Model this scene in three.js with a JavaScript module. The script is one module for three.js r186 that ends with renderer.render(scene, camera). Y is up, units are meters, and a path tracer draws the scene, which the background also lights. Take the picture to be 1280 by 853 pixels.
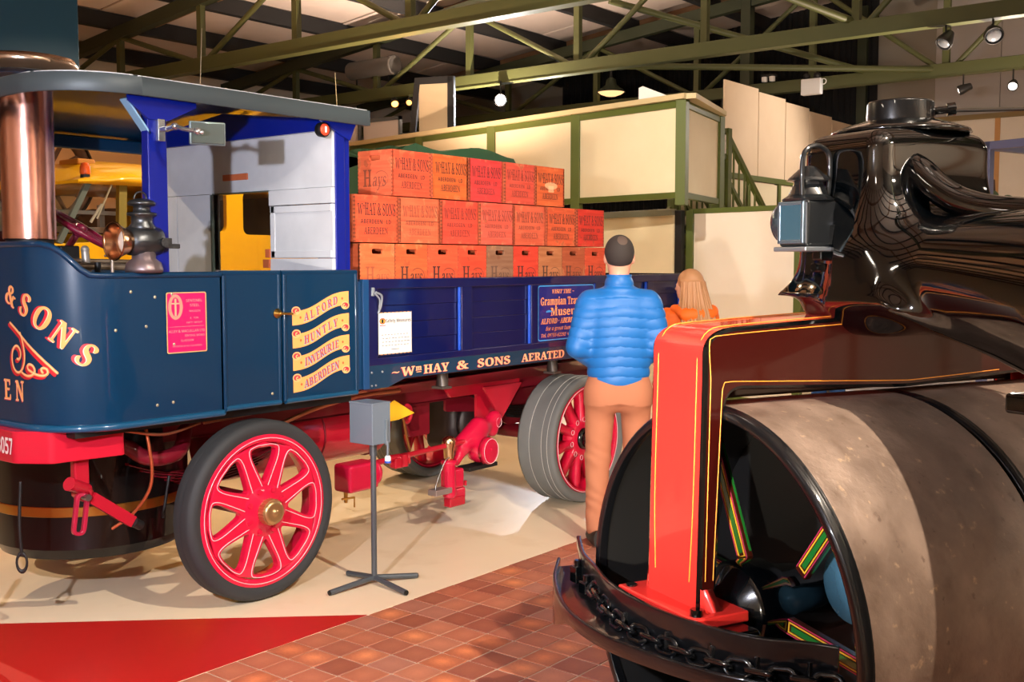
import * as THREE from 'three';
import { mergeGeometries } from 'three/addons/utils/BufferGeometryUtils.js';
import { RoundedBoxGeometry } from 'three/addons/geometries/RoundedBoxGeometry.js';
import { MarchingCubes } from 'three/addons/objects/MarchingCubes.js';
import { RectAreaLightUniformsLib } from 'three/addons/lights/RectAreaLightUniformsLib.js';

// ───────────── camera, exposure, main lights ─────────────
// World axes follow the lorry: +X runs towards its tail, -Z points to its far side, y is up.
const scene = new THREE.Scene();
const camera = new THREE.PerspectiveCamera(35.065, 1280 / 853, 0.05, 120);
camera.position.set(0, 1.63, 0);
camera.rotation.order = 'YXZ';
camera.rotation.set(-0.072834, -0.901880, 0);
const renderer = new THREE.WebGLRenderer({ antialias: true });
renderer.toneMapping = THREE.LinearToneMapping;
renderer.toneMappingExposure = 1.0;
renderer.shadowMap.enabled = true;
RectAreaLightUniformsLib.init();
scene.background = new THREE.Color(0x000000);

const LIGHTS = {
  keyFlood: { at: [0.0, 2.07, -1.75], to: [5.5, 1.2, -4.6], power: 52, color: 0xf4f3ff, angle: 0.95 },
  lowFlood: { at: [-0.35, 1.12, -0.30], to: [8.5, 2.3, -5.2], power: 110, color: 0xfff0dc, angle: 0.36 },
  bay: 26, spot: 60, pendant: 26,  // bay: strength of the added fill panels behind the camera
};

// ───────────── helpers ─────────────
let seedState = 1234567;
const rnd = () => { seedState = (seedState * 1664525 + 1013904223) % 4294967296; return seedState / 4294967296; };
const rr = (a, b) => a + (b - a) * rnd();
const V = (x, y, z) => new THREE.Vector3(x, y, z);
const used = new Map();
function numbered(name) { const n = used.get(name) ?? 0; used.set(name, n + 1); return n ? name + '_' + String(n).padStart(3, '0') : name; }
const flat = (g) => {
  let f = g.index ? g.toNonIndexed() : g;
  for (const k of Object.keys(f.attributes)) if (!['position', 'normal', 'uv'].includes(k)) f.deleteAttribute(k);
  if (!f.attributes.normal) f.computeVertexNormals();
  if (!f.attributes.uv) f.setAttribute('uv', new THREE.BufferAttribute(new Float32Array(f.attributes.position.count * 2), 2));
  f.morphAttributes = {}; f.clearGroups();
  return f;
};
const join = (list) => { const l = list.flat(9).map(flat); return l.length === 1 ? l[0] : mergeGeometries(l, false); };
function obj(name, geo, mat, parent = scene) {
  const m = new THREE.Mesh(Array.isArray(geo) ? join(geo) : geo, mat);
  m.name = numbered(name); m.castShadow = m.receiveShadow = true;
  parent.add(m); return m;
}
function thing(name, label, category, pos = [0, 0, 0], turn = 0, group) {
  const o = new THREE.Group(); o.name = numbered(name); scene.add(o);
  o.position.set(...pos); o.rotation.y = turn; o.userData = { label, category };
  if (group) o.userData.group = group;
  return o;
}
function tag(o, label, category, group) { o.userData = { label, category }; if (group) o.userData.group = group; return o; }
function struct(name, geo, mat, parent = scene) { const o = obj(name, geo, mat, parent); if (parent === scene) o.userData.kind = 'structure'; return o; }
const part = (name, parent, pos = [0, 0, 0], rot = [0, 0, 0]) => { const o = new THREE.Group(); o.name = numbered(name); o.position.set(...pos); o.rotation.set(...rot); parent.add(o); return o; };
const mv = (g, x = 0, y = 0, z = 0, rx = 0, ry = 0, rz = 0) => { if (rx) g.rotateX(rx); if (ry) g.rotateY(ry); if (rz) g.rotateZ(rz); return g.translate(x, y, z); };
function bx(x0, x1, y0, y1, z0, z1, r = 0) {                                   // box by its extents, edges rounded by r
  const w = Math.abs(x1 - x0), h = Math.abs(y1 - y0), d = Math.abs(z1 - z0);
  const g = r > 0 ? new RoundedBoxGeometry(w, h, d, 2, Math.min(r, w / 2.01, h / 2.01, d / 2.01)) : new THREE.BoxGeometry(w, h, d);
  return g.translate((x0 + x1) / 2, (y0 + y1) / 2, (z0 + z1) / 2);
}
const _up = V(0, 1, 0);
function rod(a, b, r, r2 = r, n = 14) {
  a = V(...a); b = V(...b); const d = b.clone().sub(a), L = d.length();
  const g = new THREE.CylinderGeometry(r2, r, L, n, 1);
  g.applyQuaternion(new THREE.Quaternion().setFromUnitVectors(_up, d.normalize()));
  return g.translate((a.x + b.x) / 2, (a.y + b.y) / 2, (a.z + b.z) / 2);
}
function beam(a, b, w, h, hint = [0, 1, 0]) {                                    // box-section bar from a to b: h along hint, w across
  a = V(...a); b = V(...b); const d = b.clone().sub(a), L = d.length(); d.normalize();
  let s = d.clone().cross(V(...hint)); if (s.lengthSq() < 1e-6) s = d.clone().cross(V(1, 0, 0)); s.normalize();
  const u = s.clone().cross(d).normalize();
  const g = new THREE.BoxGeometry(w, h, L);
  g.applyMatrix4(new THREE.Matrix4().makeBasis(s, u, d.clone().negate()));
  return g.translate((a.x + b.x) / 2, (a.y + b.y) / 2, (a.z + b.z) / 2);
}
function tube(pts, r, n = 8, seg = 0, closed = false, tension = 0.5) {
  const c = new THREE.CatmullRomCurve3(pts.map((p) => V(...p)), closed, 'catmullrom', tension);
  const g = new THREE.TubeGeometry(c, seg || pts.length * 6, r, n, closed);
  if (closed) return g;
  const e0 = new THREE.SphereGeometry(r, n, 5).translate(...pts[0]), e1 = new THREE.SphereGeometry(r, n, 5).translate(...pts[pts.length - 1]);
  return join([g, e0, e1]);
}
function lathe(prof, n = 32, axis = 'y', pos = [0, 0, 0]) {
  const g = new THREE.LatheGeometry(prof.map((p) => new THREE.Vector2(Math.max(p[0], 1e-5), p[1])), n);
  g.computeVertexNormals();
  if (axis === 'z') g.rotateX(Math.PI / 2); if (axis === 'x') g.rotateZ(-Math.PI / 2);
  return g.translate(...pos);
}
function lathe2(prof, n = 32, axis = 'y', pos = [0, 0, 0]) {                    // crisp edges: each profile segment faceted from the next
  const out = []; for (let i = 0; i + 1 < prof.length; i++) out.push(lathe([prof[i], prof[i + 1]], n, axis, pos));
  return join(out);
}
function roundShape(pts, radii, S = THREE.Shape) {                                // polygon with rounded corners
  const s = new S(), n = pts.length;
  for (let i = 0; i < n; i++) {
    const p = pts[i], a = pts[(i + n - 1) % n], b = pts[(i + 1) % n], r = Array.isArray(radii) ? radii[i] : radii;
    const la = Math.hypot(a[0] - p[0], a[1] - p[1]), lb = Math.hypot(b[0] - p[0], b[1] - p[1]), ra = Math.min(r, la * 0.49), rb = Math.min(r, lb * 0.49);
    const A = [p[0] + (a[0] - p[0]) / la * ra, p[1] + (a[1] - p[1]) / la * ra], B = [p[0] + (b[0] - p[0]) / lb * rb, p[1] + (b[1] - p[1]) / lb * rb];
    if (i) s.lineTo(...A); else s.moveTo(...A);
    if (r > 0) s.quadraticCurveTo(p[0], p[1], B[0], B[1]);
  }
  s.closePath(); return s;
}
const ext = (shape, depth, bevel = 0, seg = 10) => new THREE.ExtrudeGeometry(shape, { depth: depth - 2 * bevel, bevelEnabled: bevel > 0, bevelThickness: bevel, bevelSize: bevel, bevelOffset: -bevel, bevelSegments: 2, curveSegments: seg }).translate(0, 0, bevel);
function boxUV(g, s = 1) {                                                       // uv in metres from the face's own main direction
  g = flat(g); const p = g.attributes.position, uv = g.attributes.uv, a = V(0, 0, 0), b = V(0, 0, 0), c = V(0, 0, 0);
  for (let i = 0; i < p.count; i += 3) {
    a.fromBufferAttribute(p, i); b.fromBufferAttribute(p, i + 1); c.fromBufferAttribute(p, i + 2);
    const n = b.clone().sub(a).cross(c.clone().sub(a)), x = Math.abs(n.x), y = Math.abs(n.y), z = Math.abs(n.z);
    [a, b, c].forEach((q, k) => { if (y >= x && y >= z) uv.setXY(i + k, q.x * s, q.z * s); else if (x >= z) uv.setXY(i + k, q.z * s, q.y * s); else uv.setXY(i + k, q.x * s, q.y * s); });
  }
  return g;
}
function loft(rings, closedRing = true, caps = true) {                            // rings: arrays of [x,y,z] of equal length
  const m = rings[0].length, pos = [], idx = [], uv = [];
  rings.forEach((r, i) => r.forEach((p, j) => { pos.push(...p); uv.push(j / m, i / (rings.length - 1)); }));
  const jn = closedRing ? m : m - 1;
  for (let i = 0; i + 1 < rings.length; i++) for (let j = 0; j < jn; j++) {
    const a = i * m + j, b = i * m + (j + 1) % m, c = a + m, d = b + m;
    idx.push(a, b, d, a, d, c);
  }
  const g = new THREE.BufferGeometry();
  g.setAttribute('position', new THREE.Float32BufferAttribute(pos, 3)); g.setAttribute('uv', new THREE.Float32BufferAttribute(uv, 2)); g.setIndex(idx); g.computeVertexNormals();
  if (!caps) return flat(g);
  const out = [g];
  for (const [r, flip] of [[rings[0], 1], [rings[rings.length - 1], 0]]) {
    const c = r.reduce((s, p) => [s[0] + p[0] / m, s[1] + p[1] / m, s[2] + p[2] / m], [0, 0, 0]), P = [], I = [];
    r.forEach((p) => P.push(...p)); P.push(...c);
    for (let j = 0; j < jn; j++) flip ? I.push(m, (j + 1) % m, j) : I.push(m, j, (j + 1) % m);
    const k = new THREE.BufferGeometry(); k.setAttribute('position', new THREE.Float32BufferAttribute(P, 3)); k.setIndex(I); k.computeVertexNormals(); out.push(k);
  }
  return join(out);
}
// signed-distance meshing
const smin = (a, b, k) => { const h = Math.max(k - Math.abs(a - b), 0) / k; return Math.min(a, b) - h * h * k * 0.25; };
function capsule(p, a, b, ra, rb) {
  const bx_ = b[0] - a[0], by = b[1] - a[1], bz = b[2] - a[2], px = p[0] - a[0], py = p[1] - a[1], pz = p[2] - a[2];
  const t = Math.min(1, Math.max(0, (px * bx_ + py * by + pz * bz) / (bx_ * bx_ + by * by + bz * bz)));
  return Math.hypot(px - bx_ * t, py - by * t, pz - bz * t) - (ra + (rb - ra) * t);
}
function sdfMesh(fn, c, half, res) {                                              // vertices pulled onto the surface, normals from its gradient
  const mc = new MarchingCubes(res, new THREE.MeshStandardMaterial(), false, false, 260000), h = res / 2, p = [0, 0, 0];
  for (let k = 0; k < res; k++) for (let j = 0; j < res; j++) for (let i = 0; i < res; i++) {
    p[0] = c[0] + (i - h) / h * half; p[1] = c[1] + (j - h) / h * half; p[2] = c[2] + (k - h) / h * half;
    mc.field[k * res * res + j * res + i] = -fn(p);
  }
  mc.isolation = 0; mc.update();
  const n = mc.count, g = new THREE.BufferGeometry(), P = mc.positionArray.slice(0, n * 3), N = new Float32Array(n * 3), e = half / res * 0.5, q = [0, 0, 0], gr = [0, 0, 0];
  for (let i = 0; i < n; i++) {
    for (let a = 0; a < 3; a++) q[a] = c[a] + P[i * 3 + a] * half;
    for (let it = 0; it < 2; it++) {
      const d = fn(q); let l = 0;
      for (let a = 0; a < 3; a++) { const v = q[a]; q[a] = v + e; const f1 = fn(q); q[a] = v - e; gr[a] = (f1 - fn(q)) / (2 * e); q[a] = v; l += gr[a] * gr[a]; }
      l = Math.sqrt(l) || 1; const st = Math.max(-2 * e, Math.min(2 * e, d / l)); for (let a = 0; a < 3; a++) { gr[a] /= l; if (it === 0) q[a] -= gr[a] * st; }
    }
    for (let a = 0; a < 3; a++) { P[i * 3 + a] = q[a]; N[i * 3 + a] = gr[a]; }
  }
  g.setAttribute('position', new THREE.BufferAttribute(P, 3)); g.setAttribute('normal', new THREE.BufferAttribute(N, 3));
  return flat(g);
}

// ───────────── textures ─────────────
function canvasTex(w, h, draw, srgb = true, repeat = null) {
  const c = document.createElement('canvas'); c.width = w; c.height = h; const x = c.getContext('2d'); draw(x, w, h);
  const t = new THREE.CanvasTexture(c); if (srgb) t.colorSpace = THREE.SRGBColorSpace; t.anisotropy = 8;
  if (repeat) { t.wrapS = t.wrapT = THREE.RepeatWrapping; t.repeat.set(...repeat); }
  return t;
}
function lattice(n, seed) { let s = seed; const a = new Float32Array(n * n); for (let i = 0; i < n * n; i++) { s = (s * 1664525 + 1013904223) % 4294967296; a[i] = s / 4294967296; } return a; }
function fbm(size, cells, oct, seed, sx = 1, sy = 1) {                            // tiling value noise, 0..1
  const out = new Float32Array(size * size); let amp = 1, tot = 0;
  for (let o = 0; o < oct; o++) {
    const nx = Math.max(1, Math.round(cells * sx)) << o, ny = Math.max(1, Math.round(cells * sy)) << o, N = Math.max(nx, ny), L = lattice(N, seed + o * 101);
    for (let y = 0; y < size; y++) for (let x = 0; x < size; x++) {
      const fx = x / size * nx, fy = y / size * ny, x0 = Math.floor(fx), y0 = Math.floor(fy), tx = fx - x0, ty = fy - y0, u = tx * tx * (3 - 2 * tx), v = ty * ty * (3 - 2 * ty);
      const g = (i, j) => L[((j % ny) * N) + (i % nx)];
      out[y * size + x] += amp * ((g(x0, y0) * (1 - u) + g(x0 + 1, y0) * u) * (1 - v) + (g(x0, y0 + 1) * (1 - u) + g(x0 + 1, y0 + 1) * u) * v);
    }
    tot += amp; amp *= 0.55;
  }
  for (let i = 0; i < out.length; i++) out[i] /= tot;
  return out;
}
function dataTex(size, fn, srgb = true, repeat = [1, 1]) {
  const d = new Uint8Array(size * size * 4);
  for (let i = 0; i < size * size; i++) { const c = fn(i, i % size, (i / size) | 0); d[i * 4] = c[0]; d[i * 4 + 1] = c[1]; d[i * 4 + 2] = c[2]; d[i * 4 + 3] = c[3] ?? 255; }
  const t = new THREE.DataTexture(d, size, size); t.magFilter = THREE.LinearFilter; t.minFilter = THREE.LinearMipmapLinearFilter; t.generateMipmaps = true;
  t.wrapS = t.wrapT = THREE.RepeatWrapping; t.repeat.set(...repeat); if (srgb) t.colorSpace = THREE.SRGBColorSpace; t.needsUpdate = true; return t;
}
const mixc = (a, b, t) => [a[0] + (b[0] - a[0]) * t, a[1] + (b[1] - a[1]) * t, a[2] + (b[2] - a[2]) * t];
const clamp01 = (x) => Math.min(1, Math.max(0, x));
const N1 = fbm(512, 4, 6, 11), N2 = fbm(512, 16, 5, 77), NST = fbm(512, 4, 5, 31, 1, 12);
const std = (color, roughness = 0.7, metalness = 0, extra = {}) => new THREE.MeshStandardMaterial({ color, roughness, metalness, ...extra });
const gloss = (color, roughness = 0.4, coat = 1, extra = {}) => new THREE.MeshPhysicalMaterial({ color, roughness, specularIntensity: 0.4, clearcoat: coat, clearcoatRoughness: 0.05, ...extra });
const wobble = dataTex(512, (i) => { const v = 255 * N1[i]; return [v, v, v]; }, false, [1, 1]);
const grain = dataTex(512, (i) => { const v = 255 * clamp01(0.6 * N2[i] + 0.4 * N1[i]); return [v, v, v]; }, false, [2, 2]);

const M = {
  black: std(0x0b0b0c, 0.55), blackGloss: gloss(0x040506, 0.25), rubber: std(0x2e3032, 0.72, 0, { bumpMap: grain, bumpScale: 0.001 }),
  brass: std(0xc79a4a, 0.28, 1), copper: std(0xd98c6a, 0.22, 1), steel: std(0x9a9ea4, 0.35, 1), chrome: std(0xdfe3e8, 0.12, 1),
  green: std(0x56622a, 0.5), greenTruss: std(0x444a26, 0.55), greenDark: std(0x2c3420, 0.6), cream: std(0xe9d9b0, 0.75), creamPale: std(0xefe6d2, 0.8),
  purlin: std(0x1c1f22, 0.7), grey: std(0x77808b, 0.5), white: std(0xe8e8e6, 0.6), skin: std(0xd9a083, 0.55),
};

// ───────────── floodlights and added fill panels (their fittings are built here too) ─────────────
const aim = (light, to) => { light.target.position.set(...to); scene.add(light.target); light.castShadow = true; };
function floodOnStand(L, label, headR = 0.13) {                                   // tripod floodlight on the museum floor
  const [x, y, z] = L.at, t = thing('floodlight_stand', label, 'floodlight', [x, 0, z]);
  const d = V(L.to[0] - x, L.to[1] - y, L.to[2] - z).normalize();
  const q = new THREE.Quaternion().setFromUnitVectors(_up, d);
  const off = d.clone().multiplyScalar(-0.1);
  const shell = lathe([[0.02, -0.16], [0.07, -0.15], [headR * 0.85, -0.06], [headR, 0.02], [headR - 0.012, 0.02], [headR * 0.8, -0.05], [0.02, -0.07]], 24);
  obj('lamp_head', shell.applyQuaternion(q).translate(off.x, y + off.y, off.z), M.black, t);
  const disc = new THREE.CircleGeometry(headR - 0.02, 24).rotateX(-Math.PI / 2).applyQuaternion(q).translate(off.x * 1.1, y + off.y * 1.1, off.z * 1.1);
  obj('lamp_glass', disc, new THREE.MeshStandardMaterial({ color: 0x222222, emissive: L.color, emissiveIntensity: 6 }), t);
  obj('pole', rod([off.x * 1.6, 0.5, off.z * 1.6], [off.x * 1.6, y - 0.1, off.z * 1.6], 0.016), M.black, t);
  for (let k = 0; k < 3; k++) { const a = k * 2.094 + 0.5; obj('leg', rod([off.x * 1.6, 0.62, off.z * 1.6], [off.x * 1.6 + 0.4 * Math.cos(a), 0.012, off.z * 1.6 + 0.4 * Math.sin(a)], 0.011), M.black, t); }
  const s = new THREE.SpotLight(L.color, L.power, 0, L.angle, 0.5, 2); s.position.set(x, y, z); s.shadow.radius = 2; aim(s, L.to); scene.add(s);
}
floodOnStand(LIGHTS.keyFlood, 'tall black tripod floodlight standing in front of the lorry nose');
floodOnStand(LIGHTS.lowFlood, 'short black tripod floodlight standing low on the tiled floor');
// panel lamps added as unseen fill on the visitors' side, along its walls behind the camera
for (const [x, z, w, label] of [[4.2, 5.4, 1.5, 'white fill panel added near the tiled aisle wall, nearest to the lorry'], [8.6, 4.2, 0.2, 'white fill panel added over the visitors side beyond the roller'], [-4.6, -1.0, 0.35, 'white fill panel added on wires in front of the lorry nose'], [-4.2, -8.2, 0.35, 'white fill panel added at the far corner beyond the lorry nose'], [13.5, 1.6, 0.6, 'white fill panel added towards the end wall with the orange strips']]) {
  const t = thing('added_panel_lamp', label, 'lamp', [x, 4.6, z]);
  obj('housing', bx(-0.9, 0.9, 0.012, 0.09, -0.2, 0.2, 0.02), M.white, t);
  obj('diffuser', bx(-0.87, 0.87, 0, 0.01, -0.17, 0.17), new THREE.MeshStandardMaterial({ color: 0xdddddd, emissive: 0xfff2df, emissiveIntensity: 2.2 }), t);
  for (const s of [-0.7, 0.7]) obj('wire', rod([s, 0.09, 0], [s, 2.4, 0], 0.004, 0.004, 6), M.black, t);
  const a = new THREE.RectAreaLight(0xfff0dc, LIGHTS.bay * w * 4, 1.74, 0.34); a.position.set(x, 4.595, z); a.lookAt(x, 0, z); scene.add(a);
}

// ───────────── the hall ─────────────
const X0 = -7, X1 = 20.4, ZF = -18.3, ZN = 7.2;
const floorTex = dataTex(512, (i) => { const v = clamp01((N1[i] - 0.5) * 1.1 + 0.5), w = clamp01((N2[i] - 0.62) * 4); return mixc(mixc([230, 208, 176], [242, 224, 196], v), [206, 178, 140], w * 0.35); }, true, [0.28, 0.28]);
const floorMat = new THREE.MeshPhysicalMaterial({ map: floorTex, roughness: 0.45, clearcoat: 0.25, clearcoatRoughness: 0.3 });
const ZT = -3.56;                                                                 // edge between painted floor and tiles
struct('floor', [boxUV(bx(X0, X1, -0.25, 0, ZF, ZT)), boxUV(bx(X0, X1, -0.25, -0.012, ZT, ZN))], floorMat);
{ // red painted walkway: starts on a line at 45 degrees and stops at the tiles
  const s = new THREE.Shape(); s.moveTo(3.42, -ZT); s.lineTo(-2.6, -ZT); s.lineTo(-2.6, 10.1);
  s.closePath();
  const g = new THREE.ExtrudeGeometry(s, { depth: 0.003, bevelEnabled: false }).rotateX(-Math.PI / 2);
  const redTex = dataTex(256, (i, x, y) => mixc([168, 20, 18], [186, 28, 24], N1[(y * 2) * 512 + x * 2]), true, [0.4, 0.4]);
  struct('floor_red_walkway', boxUV(g), new THREE.MeshPhysicalMaterial({ map: redTex, roughness: 0.5, clearcoat: 0.2, clearcoatRoughness: 0.3 }));
}
{ // quarry tiles
  const bed = struct('tiled_floor', boxUV(bx(X0, X1, -0.012, -0.0025, ZT, ZN)), std(0xb69c86, 0.9));
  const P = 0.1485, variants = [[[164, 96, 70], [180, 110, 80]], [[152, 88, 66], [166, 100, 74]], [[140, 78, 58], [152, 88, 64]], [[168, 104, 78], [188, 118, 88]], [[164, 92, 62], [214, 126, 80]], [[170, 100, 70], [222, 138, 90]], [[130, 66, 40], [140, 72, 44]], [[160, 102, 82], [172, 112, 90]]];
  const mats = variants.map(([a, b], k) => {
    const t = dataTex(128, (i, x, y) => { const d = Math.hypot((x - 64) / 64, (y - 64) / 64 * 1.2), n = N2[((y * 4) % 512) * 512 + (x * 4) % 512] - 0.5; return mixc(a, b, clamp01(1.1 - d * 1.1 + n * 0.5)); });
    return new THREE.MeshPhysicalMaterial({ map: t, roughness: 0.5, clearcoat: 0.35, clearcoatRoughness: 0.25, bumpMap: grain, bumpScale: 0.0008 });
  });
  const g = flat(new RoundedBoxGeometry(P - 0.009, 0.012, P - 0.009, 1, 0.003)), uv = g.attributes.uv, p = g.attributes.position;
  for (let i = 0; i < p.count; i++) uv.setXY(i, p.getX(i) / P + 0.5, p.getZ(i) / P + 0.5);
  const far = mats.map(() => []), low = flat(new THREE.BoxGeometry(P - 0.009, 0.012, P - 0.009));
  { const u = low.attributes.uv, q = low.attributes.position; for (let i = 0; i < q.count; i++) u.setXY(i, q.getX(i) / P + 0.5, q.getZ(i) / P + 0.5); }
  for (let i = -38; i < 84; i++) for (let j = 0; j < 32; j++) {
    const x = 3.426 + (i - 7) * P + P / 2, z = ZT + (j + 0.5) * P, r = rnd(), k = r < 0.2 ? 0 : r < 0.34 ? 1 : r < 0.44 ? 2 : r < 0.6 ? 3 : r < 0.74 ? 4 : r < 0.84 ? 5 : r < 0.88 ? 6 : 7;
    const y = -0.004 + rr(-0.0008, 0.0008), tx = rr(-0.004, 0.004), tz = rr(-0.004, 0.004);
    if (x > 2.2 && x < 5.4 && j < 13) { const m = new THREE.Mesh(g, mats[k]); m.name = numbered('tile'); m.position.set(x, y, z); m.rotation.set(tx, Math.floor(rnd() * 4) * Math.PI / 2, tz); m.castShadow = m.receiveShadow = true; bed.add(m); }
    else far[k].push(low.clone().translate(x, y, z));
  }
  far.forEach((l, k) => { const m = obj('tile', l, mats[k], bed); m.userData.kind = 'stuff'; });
}
const roofY = (z) => 5.05 + 0.105 * (z + 17.4);                                   // underside line of the roof trusses' top chords
const wallMat = std(0xd8cdbb, 0.9), cladMat = std(0xa9a6a4, 0.8), darkMat = std(0x111214, 0.95);
const creamTex = dataTex(256, (i, x, y) => mixc([228, 214, 178], [240, 228, 196], N1[(y * 2) * 512 + x * 2]), true, [0.5, 0.5]);
const panelMat = std(0xffffff, 0.7, 0, { map: creamTex }), paleTex = dataTex(256, (i, x, y) => mixc([234, 222, 204], [243, 234, 220], N1[(y * 2) * 512 + x * 2]), true, [0.5, 0.5]);
const paleMat = std(0xffffff, 0.7, 0, { map: paleTex });
struct('wall_far', bx(X0 - 0.2, X1 + 0.2, -0.25, 5.6, ZF - 0.2, ZF), wallMat);
struct('wall_front', [bx(X0 - 0.2, X0, -0.25, 8.6, ZF, ZN)], std(0xe4dccd, 0.85));
{ const w = struct('wall_near', bx(X0 - 0.2, X1 + 0.2, -0.25, 8.6, ZN, ZN + 0.2), std(0x8f8a80, 0.9)); for (let k = 0; k < 27; k++) { const x = X0 + k * 1.02; if (x > X1 - 1) break; obj('panel', boxUV(bx(x + 0.005, x + 1.015, 0, 4.6, ZN - 0.03, ZN, 0.004)), paleMat, w); obj('cover_strip', bx(x - 0.05, x + 0.05, 0, 4.6, ZN - 0.045, ZN - 0.028), std(0xa8703c, 0.6), w); } }
{ // end wall beyond the stairs: cream boards below with orange cover strips, grey cladding above, black folds to the left standing for an unlit dark opening
  const w = struct('wall_end', bx(X1, X1 + 0.2, -0.25, 8.6, ZF, ZN), std(0x8f8a80, 0.9));
  for (let k = 0; k < 12; k++) { const z1 = 6 - k * 1.12, z0 = z1 - 1.11; if (z0 < -7.4) break; obj('panel', bx(X1 - 0.03, X1, 4.25, 7.6, z0, z1, 0.004), cladMat, w); }
  for (let k = 0; k < 12; k++) { const z1 = 6 - k * 1.02, z0 = z1 - 1.01; if (z0 < -7.4) break; obj('panel', boxUV(bx(X1 - 0.05, X1, 0, 4.16, z0, z1, 0.004)), paleMat, w); obj('cover_strip', bx(X1 - 0.062, X1 - 0.045, 0, 4.16, z0 - 0.045, z0 + 0.045), std(0xcf9a5e, 0.6), w); }
  obj('trim', bx(X1 - 0.08, X1, 4.16, 4.25, -7.4, 6), std(0x8a7448, 0.6), w);
  const darkFolds = []; for (let k = 0; k < 60; k++) { const z = -14.5 + k * 0.12; darkFolds.push(rod([X1 - 0.08, 2.3, z], [X1 - 0.08, 6.6, z], 0.075, 0.075, 8)); }
  struct('wall_end_dark', darkFolds, darkMat);  // black folds in place of the unlit dark beyond the wall
}
// roof: sloping pale panels between the purlins; each bay panel is a sheet of its own
{
  const tilt = Math.atan(0.105), roof = part('ceiling', scene); roof.userData.kind = 'structure';
  obj('deck', bx(X0 - 0.2, X1 + 0.2, -0.03, 0.03, -(ZN - ZF + 0.6) / 2, (ZN - ZF + 0.6) / 2).rotateX(-tilt).translate(0, roofY((ZN + ZF) / 2) + 0.66, (ZN + ZF) / 2), std(0x6d5f52, 0.9), roof);
  const sheetTex = dataTex(256, (i, x, y) => mixc([206, 192, 182], [226, 216, 208], N1[(y * 2) * 512 + x * 2]), true, [0.3, 0.3]);
  const sheetMat = std(0xffffff, 0.85, 0, { map: sheetTex }), brownMat = std(0x8a6848, 0.8);
  const xs = [-7, -4.9, -1.2, 2.5, 6.2, 9.9, 13.6, 17.3, 20.4], zp = [];
  for (let z = ZF + 0.2; z < ZN; z += 1.72) zp.push(z);
  for (let i = 0; i + 1 < xs.length; i++) for (let j = 0; j + 1 < zp.length; j++) {
    const zc = (zp[j] + zp[j + 1]) / 2, lap = (i + j) % 2 ? 0.012 : 0;
    obj('panel', boxUV(bx(xs[i] + 0.015, xs[i + 1] - 0.015, -0.02, 0.005, -0.845, 0.845).rotateX(-tilt).translate(0, roofY(zc) + 0.58 + lap, zc)), sheetMat, roof);
  }
  for (const z of zp) struct('purlin', bx(X0, X1, -0.13, 0.13, -0.05, 0.05).rotateX(-tilt).translate(0, roofY(z) + 0.42, z), M.purlin);
  for (const x of xs.slice(1, -1)) struct('slope_bar', beam([x + 0.9, roofY(ZF) + 0.5, ZF], [x + 0.9, roofY(ZN) + 0.5, ZN], 0.22, 0.12), brownMat);  // brown bars up the roof slope, one set off from each truss
}
function truss(x, zEnd = 6.6, bright = M.greenTruss) {
  const t = part('roof_truss', scene, [x, 0, 0]); t.userData.kind = 'structure';
  const yb = 4.5, z0 = ZF + 0.05;
  obj('lower_chord', [bx(-0.075, 0.075, yb, yb + 0.19, z0, zEnd, 0.01), bx(-0.085, 0.085, yb - 0.008, yb + 0.004, z0, zEnd)], bright, t);
  obj('upper_chord', beam([0, roofY(z0) + 0.14, z0], [0, roofY(zEnd) + 0.14, zEnd], 0.14, 0.2), M.greenDark, t);
  for (let k = -6; k <= 3; k++) {
    const zb = -5.25 + k * 4.32, zt = zb + 2.16;
    for (const z of [zb, zt]) if (z > z0 + 0.2 && z < zEnd) obj('post', bx(-0.045, 0.045, yb + 0.17, roofY(z) + 0.1, z - 0.05, z + 0.05), bright, t);
    for (const zz of [zt, zb - 2.16]) if (zz > z0 + 0.1 && zz < zEnd && zb > z0 && zb < zEnd) obj('brace', rod([0, yb + 0.15, zb + Math.sign(zz - zb) * 0.14], [0, roofY(zz) + 0.08, zz], 0.042, 0.042, 10), bright, t);
  }
  obj('conduit', [bx(0.076, 0.1, yb + 0.15, yb + 0.18, z0, zEnd)], M.black, t);
}
for (const x of [2.6, 6.3, 10.05, 13.72, 17.45]) truss(x);
for (const [x, z] of [[20.25, -7.6], [17.45, -8.6]]) struct('column', [bx(x - 0.09, x + 0.09, 0, 6.4, z - 0.09, z + 0.09, 0.01), bx(x - 0.12, x + 0.12, 0, 0.03, z - 0.12, z + 0.12)], M.greenDark);
for (const [a, b] of [[[13.72, 4.62, -9.6], [17.45, 4.62, -5.4]], [[13.72, 5.5, -9.0], [17.45, 4.7, -6.5]], [[10.05, 5.6, -7.4], [13.72, 4.7, -5.3]]]) struct('wind_brace', rod(a, b, 0.05, 0.05, 10), M.greenTruss);

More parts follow.
